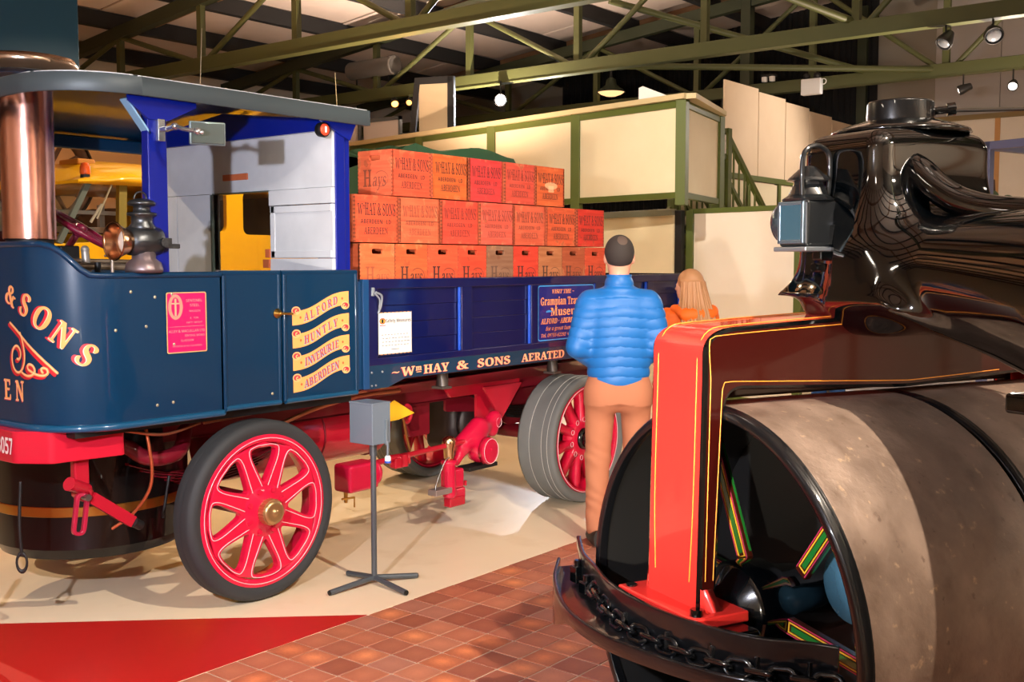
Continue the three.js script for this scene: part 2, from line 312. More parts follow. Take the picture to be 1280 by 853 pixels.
// mezzanine with its panelled balustrade
{
  const m = part('wall_mezzanine', scene); m.userData.kind = 'structure';
  const fx = (z) => 10.78 + 0.17 * (-6.09 - z), zs = [-14.2, -12.5, -10.85, -9.28, -7.72, -6.09];
  const seg = (a, b, y0, y1, th, mat, name) => { const L = Math.hypot(b[0] - a[0], b[1] - a[1]), an = Math.atan2(b[1] - a[1], b[0] - a[0]); return obj(name, boxUV(bx(0, L, y0, y1, -th / 2, th / 2, 0.004)).rotateY(-an).translate(a[0], 0, a[1]), mat, m); };
  for (let i = 0; i + 1 < zs.length; i++) seg([fx(zs[i]), zs[i]], [fx(zs[i + 1]), zs[i + 1]], 2.4, 3.4, 0.02, panelMat, 'panel');
  for (const z of zs) obj('post', bx(-0.06, 0.06, 2.27, 3.44, -0.06, 0.06, 0.006).rotateY(0.17).translate(fx(z), 0, z), M.green, m);
  seg([fx(zs[0]), zs[0]], [fx(zs[5]), zs[5]], 2.35, 2.42, 0.07, M.green, 'rail'); seg([fx(zs[0]), zs[0]], [fx(zs[5]), zs[5]], 3.36, 3.44, 0.07, M.green, 'rail');
  seg([fx(zs[0]), zs[0]], [fx(zs[5]) - 0.01, zs[5] + 0.09], 3.44, 3.5, 0.2, std(0xc9b98e, 0.6), 'cap_board');
  const C = [12.27, -6.42], B = [10.78, -6.09];
  seg(B, C, 2.4, 3.4, 0.02, panelMat, 'panel'); seg(B, C, 2.35, 2.42, 0.07, M.green, 'rail'); seg(B, C, 3.36, 3.44, 0.07, M.green, 'rail'); seg([10.72, -6.0], C, 3.44, 3.5, 0.2, std(0xc9b98e, 0.6), 'cap_board');
  obj('post', bx(C[0] - 0.06, C[0] + 0.06, 2.27, 3.44, C[1] - 0.06, C[1] + 0.06, 0.006), M.green, m);
  obj('floor_slab', boxUV(bx(12.6, X1, 2.12, 2.24, ZF, -6.6)), std(0x6f6a60, 0.9), m);
  // white upstand behind the cap
  const s = new THREE.Shape(); s.moveTo(0, 0); s.lineTo(0.62, 0); s.lineTo(0.62, 0.02); s.lineTo(0.05, 0.26); s.lineTo(0, 0.24);
  obj('upstand', ext(s, 0.03).rotateY(-1.2).translate(11.25, 3.47, -6.95), M.white, m);
  // lower screens standing on the floor
  const w = part('wall_screen', scene); w.userData.kind = 'structure';
  const seg2 = (a, b, y0, y1, th, mat, name) => { const L = Math.hypot(b[0] - a[0], b[1] - a[1]), an = Math.atan2(b[1] - a[1], b[0] - a[0]); return obj(name, boxUV(bx(0, L, y0, y1, -th / 2, th / 2, 0.004)).rotateY(-an).translate(a[0], 0, a[1]), mat, w); };
  const A0 = [12.4, -10.2], A1 = [11.42, -6.55], D0 = [11.62, -6.44], D1 = [11.4, -4.98], am = [11.91, -8.38];
  seg2(A0, am, 0.05, 2.2, 0.03, panelMat, 'panel'); seg2(am, A1, 0.05, 2.2, 0.03, panelMat, 'panel'); seg2(A0, A1, 2.19, 2.27, 0.09, std(0x7c8070, 0.5), 'rail'); seg2(A0, A1, 0, 0.06, 0.06, M.green, 'rail');
  seg2(D0, D1, 0.05, 2.22, 0.03, paleMat, 'panel'); seg2(D0, D1, 2.21, 2.27, 0.06, M.green, 'rail'); seg2(D0, D1, 0, 0.06, 0.06, M.green, 'rail');
  for (const [x, z, mm] of [[11.47, -6.5, M.black], [11.6, -6.42, M.green], [11.4, -4.95, M.green], [11.91, -8.38, M.green]]) obj('post', bx(x - 0.045, x + 0.045, 0, 2.25, z - 0.045, z + 0.045, 0.005), mm, w);  // the black post stands for the dark gap between the two screens
  obj('clip', bx(11.38, 11.6, 1.44, 1.47, -6.46, -6.36), std(0xc8b06a, 0.5), w);
}
{ // tall board partition on the mezzanine
  const w = part('wall_boards', scene); w.userData.kind = 'structure';
  const bt = dataTex(256, (i, x, y) => mixc([214, 190, 160], [228, 206, 178], N1[(y * 2) * 512 + x * 2]), true, [0.5, 0.5]), mat = std(0xffffff, 0.75, 0, { map: bt });
  const xs = [14.93, 16.1, 17.12, 18.1, 19.1, 20.1];
  for (let i = 0; i + 1 < xs.length; i++) obj('panel', boxUV(bx(xs[i] + 0.012, xs[i + 1] - 0.012, 2.24, 4.38 - i * 0.045, -7.75, -7.72, 0.003)), mat, w);
  obj('backing', bx(14.96, 20.1, 2.24, 4.1, -7.79, -7.76), M.black, w);
}
{ // stair from the mezzanine, its handrails and balusters
  const s = part('stair_rail', scene); tag(s, 'olive green steel stair with handrails and slim balusters behind the cream screen', 'staircase');
  const a = [12.92, 3.25, -6.6], b = [14.35, 2.05, -6.6];
  for (const z of [-6.6, -7.4]) {
    obj('handrail', beam([12.86, 3.27, z], [15.6, 1.05, z], 0.06, 0.07), M.green, s);
    obj('lower_rail', beam([12.86, 2.72, z], [15.6, 0.42, z], 0.05, 0.05), M.green, s);
    obj('stringer', beam([12.7, 2.3, z], [15.6, -0.0, z], 0.05, 0.2), M.green, s);
    for (let k = 0; k < 16; k++) { const x = 13.05 + k * 0.16, y = 3.27 - (x - 12.86) * 0.81; obj('baluster', bx(x - 0.011, x + 0.011, y - 1.0 > 0 ? y - 1.0 : 0, y, z - 0.011, z + 0.011), M.green, s); }
    obj('newel_post', bx(12.8, 12.9, 2.24, 3.36, z - 0.05, z + 0.05, 0.005), M.green, s); obj('newel_post', bx(15.55, 15.65, 0, 1.15, z - 0.05, z + 0.05, 0.005), M.green, s);
  }
  for (let k = 0; k < 11; k++) obj('tread', bx(12.9 + k * 0.25, 13.18 + k * 0.25, 2.02 - k * 0.2, 2.06 - k * 0.2, -7.38, -6.62), M.greenDark, s);
  // landing rail between the booth and the stair, with its notice
  obj('handrail', bx(12.3, 12.85, 2.96, 3.02, -6.63, -6.57), M.green, s); obj('handrail', bx(12.4, 12.85, 3.3, 3.35, -6.63, -6.57), M.green, s);
  for (let k = 0; k < 5; k++) obj('baluster', bx(12.4 + k * 0.09, 12.42 + k * 0.09, 2.24, 2.96, -6.61, -6.59), M.green, s);
  obj('notice', bx(12.62, 12.76, 3.03, 3.27, -6.575, -6.565), M.white, s); obj('notice_mark', bx(12.67, 12.71, 3.08, 3.2, -6.565, -6.563), M.black, s);
  const r = part('wall_balustrade', scene); r.userData.kind = 'structure';
  const xs = [13.15, 14.2, 15.3, 16.4, 17.5];
  for (let i = 0; i + 1 < xs.length; i++) obj('panel', boxUV(bx(xs[i] + 0.05, xs[i + 1] - 0.05, 2.2, 2.86, -7.52, -7.5)), panelMat, r);
  for (const x of xs) obj('post', bx(x - 0.04, x + 0.04, 2.1, 2.95, -7.55, -7.47), M.green, r);
  obj('rail', bx(13.1, 17.5, 2.88, 2.96, -7.56, -7.46), M.green, r);
}

// ───────────── the steam lorry ─────────────
const SC = -4.95;                                                                 // the lorry's centre line (z)
const cabBlue = gloss(0x022c4a, 0.35, 0.55), bedBlue = gloss(0x080f44, 0.3), postBlue = gloss(0x06197c, 0.32, 0.7), red = gloss(0xa81228, 0.42, 0.7), redDark = gloss(0x701020, 0.5, 0.4), wheelRed = gloss(0xd4123c, 0.4, 0.8), pumpPink = gloss(0xb80e36, 0.35, 0.9);
const lineMat = std(0xf0c0c8, 0.5), letterFont = 'bold {}px serif';
function shaded(x, text, px_, cx, cy, size, face = '#f3a85f', rot = 0, sx = 1, font = 'bold {}px serif', drop = [-0.055, 0.06]) {     // sign-writer's letter: red block shade, peach face, pale edge
  x.save(); x.translate(cx, cy); x.rotate(rot); x.scale(sx, 1); x.textAlign = 'center'; x.textBaseline = 'middle'; x.font = font.replace('{}', size);
  x.fillStyle = '#c2182a'; for (let k = 1; k <= 5; k++) x.fillText(text, drop[0] * size * k / 5, drop[1] * size * k / 5);
  x.fillStyle = '#ffe3c8'; x.fillText(text, -0.02 * size, 0.02 * size);
  x.fillStyle = face; x.fillText(text, 0, 0); x.restore();
}
const decalMat = (t, r = 0.4) => new THREE.MeshPhysicalMaterial({ map: t, transparent: true, roughness: r, clearcoat: 0.6, clearcoatRoughness: 0.1 });
const lorry = thing('steam_lorry', 'dark blue steam lorry with copper chimney, open cab, red wheels and a load of crates', 'lorry', [0, 0, 0]);

// cab shell: a plan line swept upwards, with a rail that sweeps up round the nose
const plan = [];
{
  const add = (x, z, nx, nz) => plan.push({ x, z, nx, nz });
  for (let k = 0; k <= 8; k++) add(3.9 - (3.9 - 2.54) * k / 8, -4.1, 0, 1);
  for (let k = 1; k <= 14; k++) { const a = Math.PI / 2 * (1 - k / 14); add(2.54 - 0.28 * Math.cos(a), -4.38 + 0.28 * Math.sin(a), -Math.cos(a), Math.sin(a)); }
  for (let k = 1; k <= 10; k++) add(2.26, -4.38 - 1.14 * k / 10, -1, 0);
  for (let k = 1; k <= 14; k++) { const a = -Math.PI / 2 * k / 14; add(2.54 - 0.28 * Math.cos(a), -5.52 + 0.28 * Math.sin(a), -Math.cos(a), Math.sin(a)); }
  for (let k = 1; k <= 8; k++) add(2.54 + (3.9 - 2.54) * k / 8, -5.8, 0, -1);
  let s = 0; plan.forEach((p, i) => { if (i) s += Math.hypot(p.x - plan[i - 1].x, p.z - plan[i - 1].z); p.s = s; });
}
const railY = (p) => { const d = Math.max(0, Math.min(1, (2.43 - p.x) / 0.15)); return 1.575 + 0.13 * d * d * (3 - 2 * d); };
const sheet = (pts, y0, y1f, off, th) => loft(pts.map((p) => { const y1 = y1f(p), o = off, i = off - th; return [[p.x + p.nx * o, y0, p.z + p.nz * o], [p.x + p.nx * o, y1, p.z + p.nz * o], [p.x + p.nx * i, y1, p.z + p.nz * i], [p.x + p.nx * i, y0, p.z + p.nz * i]]; }), true, true);
const follow = (pts, yf, off, r) => tube(pts.map((p) => [p.x + p.nx * off, yf(p), p.z + p.nz * off]), r, 8, pts.length * 2);
{
  const nose = plan.filter((p) => !(p.x > 3.05 && p.z > -4.2));                   // everything but the two near-side panels
  nose.unshift({ x: 3.04, z: -4.1, nx: 0, nz: 1 });
  const fine = []; const cr = new THREE.CatmullRomCurve3(plan.map((p) => V(p.x, 0, p.z)));
  const body = obj('cab_body', [sheet(nose, 0.93, railY, 0, 0.03)], cabBlue, lorry);
  const N2s = nose;
  obj('rail_bead', follow(N2s, railY, 0, 0.013), cabBlue, body);
  obj('bottom_bead', follow(N2s, () => 0.94, 0.004, 0.016), gloss(0x0a4668, 0.3), body);
  obj('cab_floor', bx(2.35, 3.9, 0.9, 0.94, -5.7, -4.16), M.black, lorry);
  // rivets on the near side
  const rv = (x, y) => new THREE.SphereGeometry(0.0075, 10, 6).scale(1, 1, 0.5).translate(x, y, -4.098);
  for (const [x, y] of [[2.585, 1.505], [2.70, 1.48], [2.785, 1.49], [2.51, 1.345], [2.655, 1.355], [2.7, 1.01], [2.78, 1.015], [3.33, 1.0], [2.79, 1.27]]) obj('rivet', rv(x, y), std(0xb9b49a, 0.4, 0.7), body);
  const mk = (x0, x1, name) => {
    const d = obj(name, bx(x0, x1, 0.95, 1.575, -4.13, -4.1, 0.004), cabBlue, lorry);
    obj('rail_bead', rod([x0, 1.578, -4.112], [x1, 1.578, -4.112], 0.014), cabBlue, d);
    obj('bottom_bead', rod([x0 + 0.01, 0.955, -4.1], [x1 - 0.01, 0.955, -4.1], 0.013), gloss(0x0a4668, 0.3), d);
    for (const x of [x0 + 0.012, x1 - 0.012]) obj('edge_bead', rod([x, 0.955, -4.102], [x, 1.57, -4.102], 0.0115), cabBlue, d);
    return d;
  };
  mk(3.048, 3.39, 'side_panel'); const door = mk(3.4, 3.895, 'door');
  const hnd = obj('handle', [lathe([[0, -0.005], [0.022, 0], [0.024, 0.006], [0.014, 0.012], [0.01, 0.03], [0, 0.032]], 20, 'z', [3.365, 1.385, -4.098]), tube([[3.365, 1.385, -4.072], [3.4, 1.383, -4.07], [3.44, 1.381, -4.074]], 0.006)], M.brass, door);
  // side lettering scrolls on the door
  const names = ['ALFORD', 'HUNTLY', 'INVERURIE', 'ABERDEEN'];
  names.forEach((w, k) => {
    const yR = [1.43, 1.315, 1.21, 1.105][k], yL = [1.36, 1.25, 1.135, 1.025][k];
    const t = canvasTex(512, 256, (x, W, H) => {
      x.clearRect(0, 0, W, H);
      const top = (u) => 150 - 118 * u + 16 * Math.sin(u * Math.PI * 2) - 20, hh = 88;
      x.fillStyle = '#f4a75f'; x.beginPath(); x.moveTo(12, top(0)); for (let u = 0; u <= 1.001; u += 0.05) x.lineTo(12 + 488 * u, top(u)); for (let u = 1; u >= -0.001; u -= 0.05) x.lineTo(12 + 488 * u, top(u) + hh); x.closePath(); x.fill();
      const curl = (cx, cy, s) => { x.fillStyle = '#d8203a'; x.beginPath(); x.ellipse(cx, cy, 36, 26, 0, 0, 7); x.fill(); x.strokeStyle = '#f7b878'; x.lineWidth = 9; x.beginPath(); x.ellipse(cx, cy, 32, 22, 0, 0, 7); x.stroke(); x.beginPath(); x.ellipse(cx + 6 * s, cy + 4, 12, 9, 0, 0, 5); x.stroke(); };
      curl(44, top(0) - 4, 1); curl(468, top(1) + hh + 4, -1);
      const n = w.length, step = 300 / Math.max(n, 6);
      for (let i = 0; i < n; i++) {
        const u = 0.5 + (i - (n - 1) / 2) * step / 488, slope = (top(u + 0.02) - top(u - 0.02)) / (0.04 * 488);
        x.save(); x.translate(12 + 488 * u, top(u) + hh / 2 + 4); x.rotate(Math.atan(slope)); x.transform(0.8, 0, -0.25, 1, 0, 0); x.font = 'bold 70px serif'; x.textAlign = 'center'; x.textBaseline = 'middle'; x.fillStyle = '#5fa8d0'; x.fillText(w[i], -5, 4); x.fillStyle = '#b01f3c'; x.fillText(w[i], 0, 0); x.restore();
      }
      x.fillStyle = '#c8502a'; for (const u of [0.14, 0.88]) { x.beginPath(); x.arc(12 + 488 * u, top(u) + hh / 2, 8, 0, 7); x.fill(); }
    });
    obj('painted_scroll', new THREE.PlaneGeometry(0.392, 0.2).translate(3.645, (yR + yL) / 2 - 0.003, -4.0985 + k * 0.0006), decalMat(t), door);
  });
  // maker's plate
  const mp = canvasTex(256, 384, (x, W, H) => {
    x.fillStyle = '#d8b070'; x.beginPath(); x.roundRect(0, 0, W, H, 14); x.fill(); x.fillStyle = '#e0115f'; x.beginPath(); x.roundRect(6, 6, W - 12, H - 12, 10); x.fill();
    x.strokeStyle = '#f4a080'; x.lineWidth = 5; x.fillStyle = '#f08a78'; x.beginPath(); x.ellipse(58, 92, 46, 80, 0, 0, 7); x.fill(); x.fillStyle = '#e0115f'; x.beginPath(); x.ellipse(58, 92, 26, 60, 0, 0, 7); x.fill(); x.fillStyle = '#f4a080'; x.fillRect(52, 40, 12, 110); x.fillRect(34, 66, 48, 9);
    x.fillStyle = '#f59a8a'; x.textAlign = 'center'; x.font = '24px sans-serif'; x.fillText('SENTINEL', 176, 62); x.fillText('STEEL', 180, 92); x.font = '17px sans-serif'; x.fillText('WAGGON', 180, 126); x.fillText('4   TON', 176, 170); x.font = '15px sans-serif'; x.fillText('EMPTY WEIGHT', 176, 198);
    x.fillRect(16, 216, 224, 2); x.font = '21px sans-serif'; x.fillText('ALLEY & MACLELLAN LTD', 128, 254, 232); x.font = '18px sans-serif'; x.fillText('SENTINEL WORKS', 176, 282, 130); x.fillText('GLASGOW', 128, 312); x.font = '14px sans-serif'; x.fillText('PATENTED IN ALL COUNTRIES', 128, 346, 220);
  });
  obj('maker_plate', new THREE.PlaneGeometry(0.208, 0.268).translate(2.858, 1.364, -4.0965), new THREE.MeshPhysicalMaterial({ map: mp, roughness: 0.35, clearcoat: 0.5 }), lorry);
  // sign-writing round the nose: drawn on a skin that follows the plan line, u in metres from the near-side corner
  const fs = plan.findIndex((p) => p.x < 2.62), fe = plan.length - 1 - fs, skin = plan.slice(fs, fe + 1), s0 = skin[0].s, sL = skin[skin.length - 1].s - s0;
  const g = loft(skin.map((p) => [[p.x + p.nx * 0.0025, 0.97, p.z + p.nz * 0.0025], [p.x + p.nx * 0.0025, 1.57, p.z + p.nz * 0.0025]]), false, false);
  { const uv = g.attributes.uv, P = g.attributes.position; }
  const sk = new THREE.BufferGeometry(), pos = [], uv = [], idx = [], nor = [];
  skin.forEach((p, i) => { for (const v of [0, 1]) { pos.push(p.x + p.nx * 0.0025, 0.96 + 0.64 * v, p.z + p.nz * 0.0025); uv.push((p.s - s0) / sL, v); nor.push(p.nx, 0, p.nz); } if (i) { const a = 2 * i - 2; idx.push(a, a + 1, a + 2, a + 1, a + 3, a + 2); } });
  sk.setAttribute('position', new THREE.Float32BufferAttribute(pos, 3)); sk.setAttribute('normal', new THREE.Float32BufferAttribute(nor, 3)); sk.setAttribute('uv', new THREE.Float32BufferAttribute(uv, 2)); sk.setIndex(idx);
  // a point of the near half: px = 620/metre from the near end of the skin, but written so that the text reads left to right when seen from outside
  const K = 900, q9 = K / 1100, W = Math.round(sL * K), H = Math.round(0.64 * K);
  const nt = canvasTex(W, H, (x) => {
    x.clearRect(0, 0, W, H); x.translate(W, 0); x.scale(-1, 1);                    // u grows away from the viewer's right: mirror so letters read properly
    const at = (q, Y) => [W - (q - s0n) * K, (1.6 - Y) * K], s0n = 0;
    const X = (sFromCentre) => W / 2 + (sFromCentre - 0.05) * K, Yp = (Y) => (1.6 - Y) * K;
    shaded(x, '&', 0, X(0.53), Yp(1.49), 122 * q9, '#f3a85f', 0.45);
    [['S', 0.642, 1.452, 0.5], ['O', 0.735, 1.40, 0.58], ['N', 0.823, 1.33, 0.64], ['S', 0.915, 1.245, 0.7]].forEach(([c, s, Y, r]) => shaded(x, c, 0, X(s), Yp(Y), 150 * q9, '#f3a85f', r, 0.84, 'bold {}px serif', [-0.13, 0.06]));
    [['Y', 0.42, 1.535, 0.3], ['A', 0.33, 1.56, 0.2], ['H', 0.235, 1.575, 0.1], ['m', 0.1, 1.575, 0], ['W', 0, 1.575, 0]].forEach(([c, s, Y, r]) => shaded(x, c, 0, X(s - 0.02), Yp(Y - 0.03), 100 * q9, '#f3a85f', r, 0.84, 'bold {}px serif', [-0.13, 0.06]));
    // scroll flourish under the name
    for (const [col, dx, dy, lw] of [['#c2182a', -10, 8, 17], ['#f3a85f', 0, 0, 13], ['#ffd9b0', -1, -1, 3]]) {
      x.strokeStyle = col; x.lineWidth = lw * q9; x.lineCap = 'round'; x.lineJoin = 'round'; x.beginPath();
      const p = (s, Y) => [X(s) + dx, Yp(Y) + dy];
      x.moveTo(...p(0.515, 1.375)); x.bezierCurveTo(...p(0.6, 1.33), ...p(0.69, 1.27), ...p(0.795, 1.175)); x.stroke(); x.beginPath();
      x.moveTo(...p(0.595, 1.335)); x.bezierCurveTo(...p(0.665, 1.22), ...p(0.6, 1.155), ...p(0.555, 1.17)); x.bezierCurveTo(...p(0.505, 1.19), ...p(0.515, 1.28), ...p(0.565, 1.28)); x.bezierCurveTo(...p(0.61, 1.27), ...p(0.6, 1.215), ...p(0.565, 1.225)); x.stroke(); x.beginPath();
      x.moveTo(...p(0.60, 1.17)); x.bezierCurveTo(...p(0.66, 1.14), ...p(0.71, 1.17), ...p(0.68, 1.2)); x.bezierCurveTo(...p(0.65, 1.22), ...p(0.63, 1.19), ...p(0.66, 1.18)); x.bezierCurveTo(...p(0.72, 1.15), ...p(0.77, 1.16), ...p(0.75, 1.19)); x.bezierCurveTo(...p(0.73, 1.2), ...p(0.715, 1.19), ...p(0.73, 1.175)); x.stroke();
    }
    [['N', 0.578], ['E', 0.475], ['E', 0.375], ['D', 0.265], ['R', 0.15], ['E', 0.05], ['B', -0.05], ['A', -0.15]].forEach(([c, s]) => shaded(x, c, 0, X(s), Yp(1.09), 132 * q9, '#f3a85f', 0, 0.78));
  });
  obj('nose_lettering', flat(sk), decalMat(nt), lorry);
}
// number beam under the nose
{
  const s = roundShape([[0, 0], [0.16, -0.13], [0.16, -1.45], [0, -1.58], [-0.09, -1.5], [-0.09, -0.08]], 0.012);
  const g = ext(roundShape([[-0.09, -0.09], [0.0, 0.0], [0.25, 0.0], [0.25, -1.5], [0, -1.5], [-0.09, -1.41]], 0.02), 0.13, 0.006).rotateX(Math.PI / 2).translate(2.28, 0.935, -4.24);
  const b = obj('number_beam', new THREE.ExtrudeGeometry(roundShape([[2.2, 4.37], [2.29, 4.24], [2.6, 4.2], [2.6, 5.7], [2.29, 5.66], [2.2, 5.53]], 0.02), { depth: 0.125, bevelEnabled: true, bevelSize: 0.005, bevelThickness: 0.005, bevelSegments: 2 }).rotateX(-Math.PI / 2).translate(0, 0.8, 0), gloss(0xbe1830, 0.4, 0.6), lorry);
  const t = canvasTex(512, 128, (x, W, H) => { x.clearRect(0, 0, W, H); x.fillStyle = '#f0e2dc'; x.font = 'bold 118px sans-serif'; x.textAlign = 'right'; x.textBaseline = 'middle'; x.scale(0.62, 1); x.fillText('V 3057', 512 / 0.62 - 8, 66); });
  obj('number', new THREE.PlaneGeometry(0.42, 0.105).rotateY(-Math.PI / 2).translate(2.192, 0.868, -4.575), decalMat(t), b);
}
// roof: arched, with a grey rolled rim and stitched canvas top
{
  const outline = []; const R = 0.33, xa = 2.29, xb = 3.93, za = -4.06, zb = -5.84;
  const corner = (cx, cz, a0) => { for (let k = 0; k <= 8; k++) { const a = a0 + Math.PI / 2 * k / 8; outline.push([cx + R * Math.cos(a), cz + R * Math.sin(a)]); } };
  for (let k = 0; k <= 4; k++) outline.push([xb - (xb - xa - R) * k / 4 * 0.999, za]);
  corner(xa + R, za - R, Math.PI / 2); corner(xa + R, zb + R, Math.PI);
  for (let k = 0; k <= 4; k++) outline.push([xa + R + (xb - xa - R) * k / 4, zb]);
  const arch = (z) => 0.1 * (1 - ((z - SC) / 0.89) ** 2);
  const nz = 18, top = [], under = [];
  for (let k = 0; k <= nz; k++) {
    const z = za - 0.012 + (zb - za + 0.024) * k / nz, d = Math.min(za - z, z - zb), x0 = d < R ? xa + R - Math.sqrt(Math.max(0, R * R - (R - d) ** 2)) : xa;
    const ring = []; const y = arch(z);
    for (let i = 0; i <= 8; i++) ring.push([x0 + (xb - x0) * i / 8, 2.365 + y, z]);
    for (let i = 8; i >= 0; i--) ring.push([x0 + 0.01 + (xb - x0 - 0.02) * i / 8, 2.34 + y, z]);
    top.push(ring);
  }
  const roofMat = std(0x6a7074, 0.75), rf = obj('roof', loft(top, true, true), [cabBlue][0], lorry);
  const skin = top.map((r) => r.slice(0, 9).map(([x, y, z]) => [x, y + 0.006, z]).concat(r.slice(0, 9).reverse().map(([x, y, z]) => [x, y + 0.001, z])));
  obj('canvas_top', loft(skin, true, true), std(0x8b9094, 0.9, 0, { bumpMap: grain, bumpScale: 0.002 }), rf);
  const rim = outline.map(([x, z]) => { const m = 1; return [x, z]; });
  obj('rim', loft(outline.map(([x, z], i) => {
    const a = outline[Math.max(0, i - 1)], b = outline[Math.min(outline.length - 1, i + 1)], dx = b[0] - a[0], dz = b[1] - a[1], l = Math.hypot(dx, dz), nx = -dz / l, nzz = dx / l, y = Math.abs(x - xb) < 0.001 ? 0 : 0;
    const o = (d) => [x - nx * d * -1, z - nzz * d * -1];
    const q = (d, yy) => { const [X, Z] = o(d); return [X, yy, Z]; };
    return [q(-0.005, 2.325), q(0.012, 2.33), q(0.014, 2.385), q(0.004, 2.4), q(-0.03, 2.4), q(-0.03, 2.325)];
  }), true, true), std(0x3f494d, 0.5, 0.2), rf);
  obj('edge_binding', tube(outline.map(([x, z]) => [x, 2.402, z]), 0.0075, 6, 120), std(0xc4cace, 0.8), rf);
  const fr = []; for (let i = 0; i + 1 < outline.length; i++) { const [xA, zA] = outline[i], [xB, zB] = outline[i + 1], L = Math.hypot(xB - xA, zB - zA), n = Math.max(1, Math.round(L / 0.014)); for (let k = 0; k < n; k++) { const x = xA + (xB - xA) * k / n, z = zA + (zB - zA) * k / n; fr.push(new THREE.SphereGeometry(rr(0.003, 0.0065), 6, 4).scale(2.4, 1, 1.2).translate(x + rr(-0.01, 0.01), 2.4 + rr(-0.006, 0.002), z + rr(-0.004, 0.012))); } }
  const frg = obj('frayed_edge', fr, std(0xc8cdd0, 0.9), rf); frg.userData.kind = 'stuff';
  obj('valance', bx(2.6, 3.9, 2.27, 2.345, -5.79, -5.76, 0.01), cabBlue, lorry);
  obj('header_board', ext(roundShape([[0, 0], [1.56, 0], [1.56, 0.06], [0.78, 0.15], [0, 0.06]], 0.01), 0.02).rotateY(Math.PI / 2).translate(3.71, 2.29, -4.17), postBlue, lorry);
  // posts with gussets, near and far side
  for (const z of [-4.12, -5.78]) {
    const s = z > -5 ? 1 : -1;
    const p = obj('roof_post', bx(2.695, 2.79, 0.95, 2.34, z - 0.045, z + 0.005, 0.006), postBlue, lorry);
    obj('gusset', ext(roundShape([[2.6, 2.335], [2.935, 2.335], [2.935, 2.31], [2.79, 2.24], [2.695, 2.24], [2.6, 2.31]], 0.004), 0.014).translate(0, 0, z + (s > 0 ? 0.002 : -0.06)), postBlue, p);
    obj('gusset_edge', beam([2.6, 2.318, z - 0.02], [2.71, 2.18, z - 0.02], 0.05, 0.008), gloss(0x7fa8c8, 0.3), p);
    const q = obj('roof_post', [bx(3.765, 3.83, 0.95, 2.34, z - 0.045, z + 0.008, 0.006), bx(3.83, 3.872, 0.95, 2.33, z - 0.06, z - 0.005, 0.004)], postBlue, lorry);
    obj('gusset', ext(roundShape([[3.66, 2.335], [3.9, 2.335], [3.86, 2.25], [3.8, 2.27]], 0.004), 0.014).translate(0, 0, z + (s > 0 ? 0.002 : -0.06)), postBlue, q);
  }
  // red reflector under the roof
  const rl = obj('reflector', lathe([[0, -0.03], [0.034, -0.03], [0.038, 0], [0.034, 0.008]], 24, 'z', [3.665, 2.285, -4.085]), M.black, lorry);
  obj('reflector_lens', new THREE.SphereGeometry(0.03, 20, 10).scale(1, 1, 0.35).translate(3.665, 2.285, -4.077), gloss(0xd4482e, 0.2), rl);
  obj('reflector_mark', bx(3.657, 3.669, 2.27, 2.3, -4.069, -4.065, 0.002), M.white, rl);
}
// back of the cab: pale boards with a rectangular window
{
  const boardTex = dataTex(256, (i, x, y) => mixc([172, 177, 186], [206, 211, 219], clamp01(N1[(y * 2) * 512 + x * 2] * 1.2 - 0.1)), true, [0.8, 0.8]);
  const pm = std(0xffffff, 0.6, 0, { map: boardTex });
  const b = part('cab_back', lorry);
  const zw0 = -5.1, zw1 = -4.61, yA = 1.585, yB = 2.006;
  const q = (z0, z1, y0, y1, d = 0) => boxUV(bx(3.75 - d, 3.78, y0, y1, z0, z1, 0.002));
  for (const [z0, z1] of [[-5.78, -5.45], [-5.445, zw0]]) obj('board', q(z0, z1, 0.95, 2.01), pm, b);
  obj('board', q(-5.78, -4.12, 2.012, 2.3), pm, b); obj('board', q(zw0, zw1, 0.95, yA), pm, b);
  obj('board', q(zw1, -4.12, 1.93, 2.01, 0.01), pm, b); obj('board', q(zw1, -4.12, 1.652, 1.927), pm, b); obj('board', q(zw1, -4.12, 0.95, 1.649, 0.004), pm, b);
  obj('moulding', [q(zw1 + 0.01, -4.13, 1.89, 1.925, 0.006), q(zw1 + 0.01, -4.13, 1.655, 1.69, 0.006), q(zw1 + 0.005, zw1 + 0.04, 1.655, 1.925, 0.006)], pm, b);
  const fr = obj('window_frame', [bx(3.735, 3.79, yA - 0.01, yB, zw0 - 0.012, zw0), bx(3.74, 3.79, yB, yB + 0.006, zw0, zw1)], std(0x3a4a48, 0.4), b);
  obj('window_glass', bx(3.764, 3.767, yA, yB, zw0, zw1), new THREE.MeshPhysicalMaterial({ color: 0xffffff, transmission: 1, roughness: 0.02, thickness: 0, ior: 1.45, transparent: false }), b);
  obj('wooden_strip', boxUV(bx(3.738, 3.75, 2.078, 2.112, -5.0, -4.79, 0.002)), std(0xb9623c, 0.7), b);
  obj('window_catch', [bx(3.735, 3.75, 1.6, 1.645, -4.66, -4.61, 0.002), bx(3.735, 3.75, 1.655, 1.7, -4.64, -4.605, 0.002)], std(0xa8522c, 0.7), b);
}
